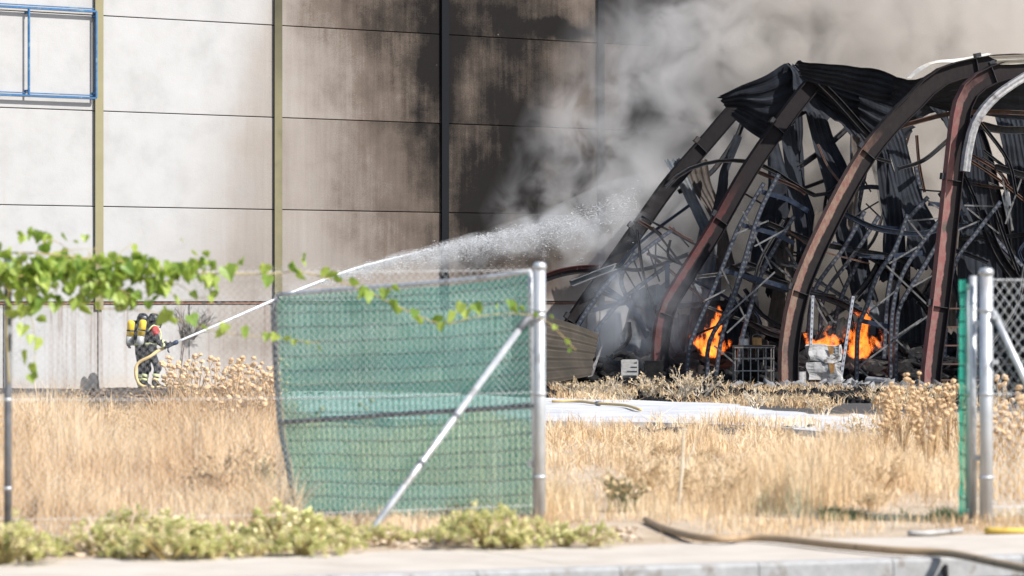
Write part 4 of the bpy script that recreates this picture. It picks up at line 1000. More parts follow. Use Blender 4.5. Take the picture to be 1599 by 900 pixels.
MB().tube(J[:44], [(.026 + .040 * (i / 43) ** .8) * (1 if i < 20 else max(.06, 1 - ((i - 20) / 23) ** 1.2)) for i in range(44)], 12).build('stream', M['water'], jet, True)
# the stream tears into drops and threads
rj = np.random.default_rng(21); V = []; FF = []; nd_ = 0
tet = np.array([(1, 0, 0), (-.5, .8, -.3), (-.5, -.8, -.3), (-.3, 0, .9)]); tf = np.array([(0, 1, 2), (0, 2, 3), (0, 3, 1), (1, 3, 2)])
for k in range(60000):
    s = .10 + .90 * rj.random() ** .9; s = min(.995, s)
    if s > .75 and rj.random() < (s - .75) * 3.4: s = rj.uniform(.25, .75)
    i = min(79, int(s * 80)); f = s * 80 - i; p = J[i].lerp(J[i + 1], f); d = (J[i + 1] - J[i]).normalized()
    sp = .035 + .85 * max(0, s - .22) ** 1.15
    gust = .5 + .8 * abs(mnoise.noise(Vector((s * 26, 3, 0))))
    lat = rj.normal(0, 1) * sp * .45; ver = rj.normal(0, 1) * sp * .30 * gust - abs(rj.normal(0, 1)) * sp * 1.25 * gust
    if s < .3: ver *= .4
    c = np.array(p) + np.array((.2 * lat, lat, ver)) + np.array((0, 0, .05 * max(0, s - .3)))
    L = rj.uniform(.0028, .0075) * (1 + 2.5 * rj.random() ** 6) * (1.0 if s > .3 else .7)
    D = np.array(d); U = np.array((0, 0, 1.0)); W = np.cross(D, U)
    tail = D * 2.2 - U * .8 * rj.random()
    v = np.array([c + (tail * t_[0] + W * t_[1] * .6 + U * t_[2] * .6) * L for t_ in tet]); V.append(v); FF.append(tf + 4 * nd_); nd_ += 1
o = np_mesh('spray', np.concatenate(V), [(3, np.concatenate(FF))], M['drops']); o.parent = jet; o.location = -Vector(jet.location); o['kind'] = 'stuff'
# ================================================================ FENCE AND GATES
M['pipe'] = std('dull galvanised pipe', (.40, .41, .42), (.55, .56, .57), 5, .45, .45, .1, (3, 3, 1), c3=(.30, .29, .28))
M['pipe_dark'] = std('weathered gate pipe', (.10, .105, .115), (.20, .20, .21), 7, .6, .3, .2)
M['wire'] = std('galvanised wire', (.56, .57, .58), (.70, .71, .72), 6, .5, .2, 0)
def net_mat():
    g = G('green shade net'); uv = g.n('SeparateXYZ', i0=g.n('UVMap').outputs[0]); P = g.pos()
    u, v = uv.outputs[0], uv.outputs[1]
    wob = g.math('MULTIPLY', g.noise(P, 1.2, 3), .02)
    fv = g.math('ABSOLUTE', g.math('SUBTRACT', g.math('FRACT', g.math('MULTIPLY', g.math('ADD', v, wob), 8.6)), .5))
    fu = g.math('ABSOLUTE', g.math('SUBTRACT', g.math('FRACT', g.math('MULTIPLY', u, 15)), .5))
    band = g.rng(fv, .075, .03); thread = g.math('MULTIPLY', g.rng(fu, .22, .10), .75)
    n = g.noise(P, 2.0, 5, .6); n2 = g.noise(P, 14, 4, .7)
    col = g.mix(n, (.04, .46, .33), (.11, .62, .47)); col = g.mix(g.rng(n2, .45, .8, 0, .6), col, (.30, .62, .48))
    col = g.mix(band, col, (.012, .045, .045)); col = g.mix(thread, col, (.012, .22, .16))
    d = g.n('BsdfDiffuse', Color=col); tl = g.n('BsdfTranslucent', Color=col)
    m1 = g.n('MixShader', i0=.38, i1=d.outputs[0], i2=tl.outputs[0]); tr = g.n('BsdfTransparent', Color=(.72, 1.0, .88))
    al = g.math('MINIMUM', g.math('ADD', g.math('ADD', .50, g.math('MULTIPLY', g.math('SUBTRACT', n, .5), .35)), g.math('MAXIMUM', g.math('MULTIPLY', band, .35), g.math('MULTIPLY', thread, .5))), 1)
    mx = g.n('MixShader', i0=al, i1=tr.outputs[0], i2=m1.outputs[0]); g.t.links.new(mx.outputs[0], g.out.inputs[0]); return g.m
M['net'] = net_mat()
def chainlink(parent, P0, P1, top0, top1, bot0, bot1, mesh=.06, wire=.0015, sag=0.0, name='chain_link_mesh', rise=None):
    """woven diamond mesh between two uprights; top/bottom heights at both ends"""
    P0, P1 = Vector(P0), Vector(P1); L = (P1 - P0).length; n = int(L / (mesh / 2)); V = []; FQ = []
    d = (P1 - P0).normalized(); nr = Vector((d.y, -d.x, 0)); b = 0
    for k in range(n):
        s0 = k * mesh / 2
        rows = int(max(top0 - bot0, top1 - bot1) / (rise or mesh / 2)) + 1
        pts = []
        for i in range(rows + 1):
            s = s0 + (mesh / 2 if (i + k) % 2 else 0); s = min(s, L); f = s / L
            tz = top0 + (top1 - top0) * f - sag * 4 * f * (1 - f); bz = bot0 + (bot1 - bot0) * f
            z = bz + (tz - bz) * i / rows
            pts.append(P0 + d * s + nr * (wire * 1.2 * (1 if (i + k) % 2 else -1)) + Vector((0, 0, z)))
        for i, p in enumerate(pts):
            V += [p + d * wire, p - d * wire * .5 + nr * wire * .9, p - d * wire * .5 - nr * wire * .9]
        for i in range(len(pts) - 1):
            a = b + 3 * i
            for q in range(3): FQ.append((a + q, a + (q + 1) % 3, a + 3 + (q + 1) % 3, a + 3 + q))
        b += 3 * len(pts)
    off = world_loc(parent)
    o = np_mesh(name, np.array([tuple(v - off) for v in V]), [(4, np.array(FQ))], M['wire']); o.parent = parent; o['kind'] = 'stuff'; return o
def pipe(t, pts, r, mat='pipe', name='post', n=14): return MB().tube(pts, r, n).build(name, M[mat], t, True)
def post(t, x, y, top, r, name='post', mat='pipe'):
    pipe(t, [(x, y, -.2), (x, y, top - .012)], r, mat, name)
    MB().lathe([(r * 1.12, -.03), (r * 1.12, .0), (r * .9, .022), (.001, .03)], 16, Matrix.Translation((x, y, top))).build('post_cap', M['pipe'], t, True)
    for z in (.35, 1.0, 1.65): MB().tube([(x, y, z - .012), (x, y, z + .012)], r * 1.13, 14).build('clamp', M['pipe'], t, True)
PL = Vector((-3.70, 28.2, 0)); PR = Vector((.215, 30.0, 0)); QR = Vector((3.69, 29.9, 0))
# left run
fl = thing('chain_link_fence', 'chain link fence carrying the vine, left of the gate opening', 'fence', (PL.x, PL.y, 0))
post(fl, PL.x, PL.y, 2.02, .028, 'post', 'pipe_dark')
post(fl, PR.x, PR.y, 2.0, .047, 'gate_post')
PLL = PL + (PL - PR) * .95; post(fl, PLL.x, PLL.y, 2.02, .030)
chainlink(fl, PL, PR, 1.97, 2.0, .05, .05); chainlink(fl, PLL, PL, 1.97, 1.97, .05, .05)
for z in (.12, 1.0, 1.955):
    for a, b in ((PLL, PL), (PL, PR)): MB().tube(smooth_path([a + Vector((0, 0, z)), a.lerp(b, .5) + Vector((0, 0, z - .012)), b + Vector((0, 0, z + .01))], 8), .0016, 5).build('tension_wire', M['wire'], fl)
br = [Vector((PR.x - .10, PR.y - .10, 1.58)), at(565, 850, 28.0)]
pipe(fl, [br[0], br[0].lerp(br[1], .5), br[1]], .027, 'pipe', 'brace')
for k in (.45, .66): 
    c = br[0].lerp(br[1], k); d = (br[1] - br[0]).normalized(); pipe(fl, [c - d * .02, c + d * .02], .031, 'pipe_dark', 'brace_joint')
pipe(fl, [br[0] + Vector((.12, .09, .02)), br[0], br[0].lerp(br[1], .055)], .030, 'pipe_dark', 'brace_end')
# right run
QE = Vector((7.6, 30.6, 0))
fr = thing('chain_link_fence', 'chain link fence with slanting brace right of the gate opening', 'fence', (QR.x, QR.y, 0))
post(fr, QR.x, QR.y, 1.955, .052, 'gate_post'); post(fr, QE.x, QE.y, 1.95, .030)
chainlink(fr, QR, QE, 1.90, 1.88, .05, .05, .074, .0030, rise=.050)
for z in (.12, 1.0, 1.89): MB().tube([QR + Vector((0, 0, z)), QE + Vector((0, 0, z - .01))], .0032, 5).build('tension_wire', M['wire'], fr)
pipe(fr, [QR + Vector((.05, -.03, 1.64)), QR + Vector((.38, .02, .95)), QR + Vector((.80, .10, .0))], .027, 'pipe', 'brace')
for z in (1.60, 1.25): MB().box((QR.x + .065, QR.y - .05, z), (.05, .03, .03)).build('bolt', M['pipe'], fr)

# left leaf, swung inward behind the fence, sagging
gt = thing('gate_leaf', 'sagging gate leaf covered with green shade net, propped open at left', 'gate', (PR.x - .08, PR.y + .12, 0))
H0 = Vector((.14, 30.12, 0)); E0 = Vector((-1.985, 32.0, 0))
topr = [at(828, 424, 30.12), at(740, 436, 30.5), at(640, 445, 31.0), at(540, 452, 31.5), at(434, 461, 32.0)]
left = [at(434, 461, 32.0), at(427, 478, 32.0), at(429, 540, 32.0), at(433, 610, 32.0), at(440, 680, 32.0), at(452, 740, 32.0), at(457, 805, 32.0)]
botr = [at(836, 806, 30.12), at(640, 812, 31.0), at(457, 806, 32.0)]
hing = [at(828, 424, 30.12), at(832, 600, 30.12), at(836, 812, 30.12)]
pipe(gt, smooth_path(topr, 16), .021, 'pipe', 'top_rail', 10); pipe(gt, smooth_path(left, 18), .024, 'pipe_dark', 'end_stile', 10)
pipe(gt, smooth_path(hing, 10), .022, 'pipe', 'hinge_stile', 10); pipe(gt, smooth_path([at(836, 634, 30.1), at(640, 646, 30.95), at(438, 660, 31.95)], 12), .020, 'pipe_dark', 'middle_rail', 10)
pipe(gt, smooth_path(botr, 12), .020, 'pipe_dark', 'bottom_rail', 10)
for z in (.45, 1.6):
    MB().box((PR.x - .04, PR.y + .07, z), (.10, .05, .05), Matrix.Rotation(.8, 3, 'Z')).build('hinge', M['pipe'], gt)
def netting(t, top, bot, side, off, seed, nu=40, nv=36):
    A = smooth_path(top, nu); B = smooth_path(bot, nu); S_ = smooth_path(side, nv); vs = []; uv = []; LA = 2.95
    for j in range(nv + 1):
        for i in range(nu + 1):
            p = A[i].lerp(B[i], j / nv)
            line = A[nu].lerp(B[nu], j / nv); p = p + (S_[j] - line) * (i / nu) ** 3
            w = .008 * mnoise.noise(Vector((i * .22, j * .10, seed))) + .014 * mnoise.noise(Vector((i * .06, j * .05, seed)))
            vs.append(p + Vector(off) * (1 + w * 8) + Vector((0, 0, .003 * math.sin(i * .8)))); uv.append((i / nu * LA, 1.85 * (1 - j / nv)))
    k = nu + 1
    o = MB().add(vs, [(j * k + i, j * k + i + 1, (j + 1) * k + i + 1, (j + 1) * k + i) for j in range(nv) for i in range(nu)], uv).build('shade_net', M['net'], t, True)
    return o
netting(gt, [topr[0] + Vector((-.01, 0, -.02))] + [p - Vector((0, 0, .03)) for p in topr[1:]], [p + Vector((0, 0, .0)) for p in (botr[0], at(740, 809, 30.5), botr[1], at(540, 809, 31.5), botr[2])], left, (.028, .035, 0), 3)
chainlink(gt, H0, E0, 1.93, 1.76, .03, -.02, .06, .0030)
# right leaf, swung inward, seen edge on
g2 = thing('gate_leaf', 'gate leaf seen edge on with strip of green net beside the right gate post', 'gate', (3.60, 30.05, 0))
a2, b2 = Vector((3.605, 30.05, 0)), Vector((3.665, 30.85, 0))
pipe(g2, [a2 + Vector((0, 0, .02)), a2 + Vector((0, 0, 1.92))], .030, 'pipe', 'hinge_stile'); pipe(g2, [b2 + Vector((0, 0, .0)), b2 + Vector((0, 0, 1.86))], .022, 'pipe', 'end_stile')
for z in (.06, 1.0, 1.86): pipe(g2, [a2 + Vector((0, 0, z)), b2 + Vector((0, 0, z - .02))], .019, 'pipe', 'rail')
vs = []; uv = []; nn = 24
for j in range(nn + 1):
    for i in range(13):
        f = i / 12; p = a2.lerp(b2, f); z = .03 + 1.86 * j / nn
        vs.append(p + Vector((-.055 - .018 * mnoise.noise(Vector((i * .5, j * .45, 2))) - .03 * math.sin(f * 3.1), 0, z))); uv.append((f * 2, z))
MB().add(vs, [(j * 13 + i, j * 13 + i + 1, (j + 1) * 13 + i + 1, (j + 1) * 13 + i) for j in range(nn) for i in range(12)], uv).build('shade_net', M['net'], g2, True)
for z in (.5, 1.55): MB().box((3.645, 29.98, z), (.07, .05, .04)).build('hinge', M['pipe'], g2)

# ================================================================ VINE
def leaf_mat(name, a, b, tr=.45):
    g = G(name); rnd = g.n('ObjectInfo').outputs['Random']; P = g.obj(); n = g.noise(P, 9, 4, .6)
    col = g.mix(g.math('ADD', g.math('MULTIPLY', rnd, .8), g.math('MULTIPLY', n, .25)), a, b)
    d = g.n('BsdfPrincipled', Base_Color=col, Roughness=.45); tl = g.n('BsdfTranslucent', Color=g.mix(.5, col, (.30, .42, .03)))
    mx = g.n('MixShader', i0=tr, i1=d.outputs[0], i2=tl.outputs[0]); g.t.links.new(mx.outputs[0], g.out.inputs[0]); return g.m
M['leaf'] = leaf_mat('vine leaf', (.10, .22, .03), (.50, .58, .13)); M['leaf_small'] = leaf_mat('small vine leaf', (.20, .34, .05), (.42, .50, .10)); M['vine_stem'] = std('vine stem', (.30, .22, .09), (.42, .34, .14), 8)
def leaf_mesh(k):
    r = random.Random(k); out = [(0, .0), (.30, -.10), (.52, .10), (.50, .38), (.30, .66), (0, 1.0), (-.30, .66), (-.50, .38), (-.52, .10), (-.30, -.10)]
    vs = []
    for x, y in out: vs.append((x * r.uniform(.85, 1.15), -abs(x) * .35 + .05 * r.uniform(-1, 1), -y * r.uniform(.9, 1.1) + .08 * y * y))
    vs += [(0, .02, -.30), (0, .02, -.62)]
    fs = [(0, 1, 10), (1, 2, 10), (2, 3, 10), (3, 11, 10), (3, 4, 11), (4, 5, 11), (5, 6, 11), (6, 7, 11), (7, 10, 11), (7, 8, 10), (8, 9, 10), (9, 0, 10)]
    me = bpy.data.meshes.new('leaf'); me.from_pydata(vs, [], fs); me.materials.append(M['leaf']); me.update(); return me
LM = [leaf_mesh(k) for k in range(5)]
vine = thing('climbing_vine', 'bright green climbing vine spreading along the top of the fence', 'vine', (PL.x, PL.y - .05, 0)); voff = Vector(vine.location)
def fence_pt(px, py, off=.06):
    """photo point on the fence plane, off metres in front"""
    n = Vector((1, (PR.y - PL.y) / (PR.x - PL.x), 0)); k = n.y
    u = (px - CX) / F; Y = (PL.y - k * PL.x) / (1 - k * u) - off; return at(px, py, Y)
def stem(pts, r=.006, n=24):
    path = smooth_path([fence_pt(*p) for p in pts], n); MB().tube(path, [r * (1 - .5 * i / n) for i in range(n + 1)], 6).build('stem', M['vine_stem'], vine, True); return path
def leaf(p, s, r):
    o = bpy.data.objects.new('leaf', r.choice(LM)); COL.objects.link(o); o.parent = vine; o.location = p - voff
    o.rotation_euler = (r.uniform(-.7, .9), r.uniform(-.6, .6), r.uniform(-1.3, 1.3)); o.scale = (s, s, s * r.uniform(.9, 1.25))
rv = random.Random(5)
for k in range(14):
    x_ = rv.uniform(-60, 260); y_ = rv.uniform(385, 450); stem([(x_, y_), (x_ + rv.uniform(20, 50), y_ + rv.uniform(-25, 30)), (x_ + rv.uniform(60, 110), y_ + rv.uniform(-30, 40))], .004, 10)
stem([(-60, 400), (40, 395), (120, 402), (200, 410), (300, 425), (420, 428), (470, 425), (560, 450), (620, 478), (690, 506), (740, 495), (800, 490), (850, 500), (900, 548)], .007, 60)
stem([(-20, 480), (80, 478), (160, 482), (240, 488), (340, 518), (430, 528), (500, 536)], .005, 40); stem([(20, 420), (45, 480), (55, 540), (50, 590)], .005)
stem([(-40, 440), (60, 430), (160, 440), (260, 425), (320, 405)], .006, 30); stem([(14, 600), (10, 500), (18, 420)], .008)
def mass_spot(k):
    px = rv.uniform(-50, 335) if k % 3 else rv.uniform(-50, 200); f = (px + 50) / 385
    py = 372 + 24 * f + abs(rv.gauss(0, 1)) * (44 - 14 * f) + rv.uniform(0, 44)
    if py > 478: py = 382 + rv.random() * 84
    if mnoise.noise(Vector((px * .022, py * .03, 7))) < -.16: py -= 24
    return fence_pt(px, py, rv.uniform(-.05, .22))
for k in range(228): leaf(mass_spot(k), rv.uniform(.065, .125), rv)
small = MB()                                              # the many small leaves between the larger ones
for k in range(330):
    me = rv.choice(LM); m = Matrix.Translation(mass_spot(k)) @ Matrix.Rotation(rv.uniform(-1.4, 1.4), 4, 'Z') @ Matrix.Rotation(rv.uniform(-.7, .9), 4, 'X') @ Matrix.Scale(rv.uniform(.035, .07), 4)
    small.add([m @ v.co for v in me.vertices], [tuple(p.vertices) for p in me.polygons])
small.build('small_leaves', M['leaf_small'], vine)['kind'] = 'stuff'
for (x, y, s) in [(352, 425, .14), (362, 420, .12), (378, 410, .09), (415, 420, .12), (418, 438, .13), (455, 418, .13), (466, 430, .12), (478, 402, .09), (470, 410, .08), (508, 425, .13), (520, 430, .12), (530, 438, .09), (555, 442, .10), (568, 455, .13), (575, 462, .11), (603, 458, .11), (615, 450, .09), (616, 475, .11), (622, 485, .10), (648, 490, .10), (655, 500, .09), (685, 500, .13), (692, 510, .11), (705, 492, .10), (722, 480, .11), (728, 490, .10), (742, 480, .10), (748, 485, .09), (795, 474, .08), (800, 480, .08), (814, 482, .07), (838, 492, .06), (868, 512, .05), (888, 534, .06), (892, 548, .05), (862, 495, .05), (775, 478, .05),
                  (262, 492, .14), (270, 500, .10), (296, 500, .12), (318, 512, .09), (346, 520, .12), (352, 512, .10), (380, 518, .12), (418, 526, .09), (432, 528, .10), (448, 530, .08), (460, 535, .07), (478, 536, .06), (500, 545, .05),
                  (40, 485, .13), (55, 478, .14), (62, 500, .11), (38, 515, .12), (45, 530, .11), (58, 535, .12), (42, 555, .11), (52, 575, .13), (48, 590, .09), (20, 490, .12), (30, 460, .15), (10, 470, .12), (85, 480, .11), (122, 475, .12), (128, 482, .10), (155, 478, .11), (212, 478, .10), (300, 460, .08), (305, 398, .09), (318, 408, .10), (322, 396, .07), (240, 470, .12), (250, 455, .12)]:
    leaf(fence_pt(x, y - s * 60, .1), s * rv.uniform(.72, .95), rv)
# ================================================================ DRY GRASS AND PLANTS
def tint_mat(name, stops, rough=.85, trans=.35):
    g = G(name); a = g.n('Attribute', {'attribute_name': 'tint'}).outputs['Fac']; col = g.ramp(a, stops)
    d = g.n('BsdfDiffuse', Color=col); tl = g.n('BsdfTranslucent', Color=col)
    mx = g.n('MixShader', i0=trans, i1=d.outputs[0], i2=tl.outputs[0]); g.t.links.new(mx.outputs[0], g.out.inputs[0]); return g.m
M['straw'] = tint_mat('dry straw', [(0, (.30, .165, .075)), (.35, (.60, .41, .23)), (.7, (.76, .58, .37)), (1, (.86, .74, .54))])
def blades(name, label, X, Y, H, W, seed, tint0=.5, tints=.22, lean=.35, mat='straw'):
    r = np.random.default_rng(seed); n = len(X); Z = np.array([gz(x, y) for x, y in zip(X, Y)])
    a = r.uniform(0, 2 * np.pi, n); l = np.abs(r.normal(0, lean, n)) * H; b = r.uniform(0, 2 * np.pi, n)
    wx, wy = np.cos(b) * W, np.sin(b) * W
    B = np.stack([X, Y, Z - .02], 1); M1 = B + np.stack([np.cos(a) * l * .35, np.sin(a) * l * .35, H * .6], 1); T = B + np.stack([np.cos(a) * l, np.sin(a) * l, H * r.uniform(.85, 1.05, n)], 1)
    w = np.stack([wx, wy, np.zeros(n)], 1)
    V = np.stack([B - w, B + w, M1 + w * .8, M1 - w * .8, T], 1).reshape(-1, 3); i = np.arange(n)[:, None] * 5
    patch = np.array([mnoise.noise(Vector((x * .9, y * .35, seed))) + .6 * mnoise.noise(Vector((x * 3.1, y * 1.2, seed))) for x, y in zip(X, Y)])
    t = np.clip(tint0 + .32 * patch + r.normal(0, tints, n), 0, 1)
    o = np_mesh(name, V, [(4, i + np.array([[0, 1, 2, 3]])), (3, i + np.array([[3, 2, 4]]))], M[mat], np.repeat(t, 5)); tag(o, label, 'grass', kind='stuff'); return o
def field(n, pxa, pxb, Ya, Yb, seed, thr, sc=.6):
    r = np.random.default_rng(seed); out = []
    while len(out) < n:
        Y = math.exp(r.uniform(math.log(Ya), math.log(Yb))); px = r.uniform(pxa, pxb); x = (px - CX) / F * Y
        q = mnoise.noise(Vector((x * sc, Y * sc * .4, seed))) + .5 * mnoise.noise(Vector((x * sc * 3, Y * sc, seed + 3)))
        if q + r.uniform(-.35, .35) > thr(px, Y): out.append((x, Y, q))
    A = np.array(out); return A[:, 0], A[:, 1], A[:, 2]
r_ = np.random.default_rng(2)
X, Y, q = field(56000, -350, 440, 29.6, 68, 1, lambda px, Y: -.4)
H = (.22 + .26 * np.clip(q + .4, 0, 1)) * r_.uniform(.45, 1.25, len(X)) * np.where(Y < 34, .62, 1) * np.clip(1.35 - (Y - 50) * .025, .5, 1.2)
H = H * np.where((X / Y * F + CX) < 130, 1.25, 1.0) * np.array([.45 + 1.25 * max(0, .5 + .9 * mnoise.noise(Vector((x * 1.1, y * .45, 31)))) for x, y in zip(X, Y)])
blades('dry_grass', 'tall straw coloured dry grass in the left field', X, Y, H, .0042 * (Y / 40), 3, .60, .2)
X, Y, q = field(50000, 430, 1900, 30.2, 67, 2, lambda px, Y: .35 if (px < 1000 and 33 < Y < 48) else .10)
H = (.09 + .24 * np.clip(q + .3, 0, 1)) * r_.uniform(.4, 1.3, len(X))
H = H * np.array([.4 + 1.4 * max(0, .5 + .9 * mnoise.noise(Vector((x * 1.0, y * .4, 41)))) for x, y in zip(X, Y)])
blades('dry_grass', 'short pale dry grass between the gate and the pale concrete', X, Y, H, .0045 * (Y / 40), 4, .66, .2)
X, Y, q = field(9000, -300, 1900, 27.0, 30.2, 5, lambda px, Y: .05)
keep = (Y - (X - .2) * STREET) > 27.35; X, Y = X[keep], Y[keep]
blades('dry_grass', 'thin dry grass on the verge beside the pavement', X, Y, r_.uniform(.03, .16, len(X)), .004, 5, .62, .2)
X, Y, q = field(9000, 240, 450, 44, 72, 13, lambda px, Y: .0, .9)
blades('dry_brush', 'rusty brown undergrowth among the seed heads left of the gate', X, Y, r_.uniform(.2, .75, len(X)), .0048 * (Y / 40), 12, .22, .2, .9)
X, Y, q = field(14000, -350, 470, 30.5, 72, 11, lambda px, Y: .05, .9)
blades('dry_brush', 'tangled dry brush bent over in the left field', X, Y, (.25 + .5 * np.clip(q, 0, 1)) * r_.uniform(.4, 1.2, len(X)), .0048 * (Y / 40), 9, .62, .28, 1.3)
X, Y, q = field(12000, 850, 1900, 32, 68, 12, lambda px, Y: .12, .9)
blades('dry_brush', 'tangled dry brush bent over in the right field', X, Y, (.14 + .4 * np.clip(q, 0, 1)) * r_.uniform(.4, 1.2, len(X)), .0048 * (Y / 40), 10, .62, .28, 1.4)
X, Y, q = field(7500, 860, 1560, 78, 94, 6, lambda px, Y: .22, .8)
blades('dry_weeds', 'dry weeds in front of the charred shed', X, Y, r_.uniform(.06, .30, len(X)), .011, 6, .55, .22, 1.0)
M['green'] = tint_mat('verge weed', [(0, (.10, .12, .06)), (.5, (.20, .22, .11)), (1, (.36, .34, .20))])
X, Y, q = field(1100, 1280, 1640, 30.3, 31.4, 8, lambda px, Y: .25, 1.4)
blades('green_weeds', 'low dark green weeds beside the right gate post', X, Y, r_.uniform(.03, .11, len(X)), .006, 7, .4, .25, .9, 'green')

# dead litter on the verge
M['litter'] = std('dead leaf litter', (.42, .31, .21), (.66, .54, .41), 9, .9, 0, .5)
def litter(n, seed):
    r = np.random.default_rng(seed); V = []; FQ = []; k = 0
    while k < n:
        px = r.uniform(-250, 1000); yy = r.uniform(27.3, 28.6); x = (px - CX) / F * 28; y = yy + (x - .2) * STREET * .9
        c = np.array((x, y, gz(x, y) + r.uniform(.005, .05))); s = r.uniform(.008, .03)
        e = np.array(Matrix.Rotation(r.uniform(0, 6), 3, 'Z') @ Matrix.Rotation(r.uniform(-1, 1), 3, 'X'))
        v = np.array([(-1, -.5, 0), (1, -.5, .1), (1, .5, 0), (-1, .5, .3)]) * s; V.append(v @ e.T + c); FQ.append(np.array([(0, 1, 2, 3)]) + 4 * k); k += 1
    tag(np_mesh('leaf_litter', np.concatenate(V), [(4, np.concatenate(FQ))], M['litter']), 'dead leaf litter on the verge under the gate', 'litter', kind='stuff')
litter(3500, 4)

# low fleshy green plants along the pavement
M['fleshy'] = tint_mat('pale green fleshy leaf', [(0, (.22, .22, .08)), (.35, (.46, .46, .18)), (.7, (.68, .65, .32)), (1, (.80, .70, .45))], .7, .25)
def fleshy_mesh(seed, R_, Hh, n):
    r = np.random.default_rng(seed); V = []; FQ = []; T = []; k = 0
    for s in range(n):
        a = r.uniform(0, 6.283); q = math.sqrt(r.uniform()) * R_; tip = np.array((q * math.cos(a), q * math.sin(a), Hh * (1 - .6 * (q / R_) ** 2) * r.uniform(.55, 1.1)))
        base_t = r.uniform(.3, 1.0)
        for m in range(11):                      # a rosette of short leaves at each shoot tip
            b = m * 2.4; el = .25 + .9 * (m / 11); L = r.uniform(.030, .052) * (1 - .35 * m / 11)
            d = np.array((math.cos(b) * math.cos(el), math.sin(b) * math.cos(el), math.sin(el))); w = np.array((-math.sin(b), math.cos(b), 0)) * L * .36
            c = tip - np.array((0, 0, .035 * (1 - m / 11)))
            V += [c, c + d * L * .55 + w, c + d * L + np.array((0, 0, -.004)), c + d * L * .55 - w]; FQ.append((k, k + 1, k + 2, k + 3)); k += 4
            T += [np.clip(base_t + r.normal(0, .12), 0, 1)] * 4
    return np.array(V), np.array(FQ), T
fm = []
for k, (R_, Hh, n) in enumerate([(.24, .20, 70), (.30, .26, 95), (.20, .15, 50), (.27, .17, 80)]):
    V, FQ, T = fleshy_mesh(40 + k, R_, Hh, n); o = np_mesh('foliage', V, [(4, FQ)], M['fleshy'], T)
    sm = MB(); rr = random.Random(k)
    for j in range(16):
        a = rr.uniform(0, 6.28); q = rr.uniform(.3, .9) * R_; sm.tube([(0, 0, -.02), (q * .5 * math.cos(a), q * .5 * math.sin(a), Hh * .3), (q * math.cos(a), q * math.sin(a), Hh * .62)], .006, 5)
    s_ = sm.build('stem', M['vine_stem'], None); me1, me2 = o.data, s_.data; bpy.data.objects.remove(o); bpy.data.objects.remove(s_); fm.append((me1, me2))
def low_plant(px, py, k, sc, i):
    p = on_ground(px, py, 0); side = 'at the foot of the left fence post' if px < 140 else ('on the verge left of the green gate' if px < 470 else ('under the green gate net' if px < 700 else 'around the base of the thick gate post'))
    t = thing('low_plant', 'low yellowish green fleshy plant ' + side, 'plant', (p.x, p.y, gz(p.x, p.y)), rz=i * 1.7, group='low fleshy plants ' + side); t.scale = (sc, sc, sc)
    for nm, me in zip(('foliage', 'stem'), fm[k]): o = bpy.data.objects.new(nm, me); COL.objects.link(o); o.parent = t
rp = random.Random(3)
spots = [(-30, 880, 1.2), (4, 884, 1.3), (40, 880, .8), (-80, 876, 1.1), (90, 868, .6), (150, 866, .9), (185, 872, .7), (222, 870, 1.1), (262, 876, 1.25), (300, 868, 1.0), (335, 878, 1.2), (372, 868, .8), (400, 876, .7), (440, 880, 1.25), (478, 874, 1.35), (510, 880, 1.2), (535, 866, .8), (602, 852, .6), (640, 850, .7), (690, 850, .75), (725, 846, 1.0), (760, 858, 1.2), (800, 866, 1.1), (838, 870, 1.0), (880, 864, .8), (925, 856, .7), (722, 826, 1.0), (735, 810, .8), (260, 838, .9), (200, 834, .8), (320, 842, .7), (430, 846, .9), (500, 846, .8), (575, 846, .5)]
for i, (x, y, s_) in enumerate(spots): low_plant(x, y, i % 4, s_, i)

# dried seed-head plants
M['dry_stem'] = std('dry stalk', (.40, .26, .14), (.56, .40, .23), 9, .85, 0, 0); M['seed'] = std('dry seed head', (.50, .32, .17), (.76, .56, .35), 22, .9, 0, .6, c3=(.30, .18, .10))
M['pale_twig'] = std('pale bare twig', (.52, .43, .32), (.68, .60, .48), 8, .85, 0, 0); M['dark_twig'] = std('grey dead twig', (.075, .065, .058), (.15, .13, .115), 8, .85, 0, 0)
def head_mesh(k):
    r = random.Random(k); n, m = 9, 5; vs = []; 
    for i in range(m + 1):
        a = -math.pi / 2 + math.pi * i / m
        for j in range(n):
            b = 2 * math.pi * (j + .5 * (i % 2)) / n; q = r.uniform(.72, 1.12)
            vs.append((math.cos(a) * math.cos(b) * q, math.cos(a) * math.sin(b) * q, .62 * math.sin(a) * q))
    fs = [(i * n + j, i * n + (j + 1) % n, (i + 1) * n + (j + 1) % n, (i + 1) * n + j) for i in range(m) for j in range(n)]
    me = bpy.data.meshes.new('seed_head'); me.from_pydata(vs, [], fs); me.materials.append(M['seed']); me.update(); return me
HM = [head_mesh(k) for k in range(3)]
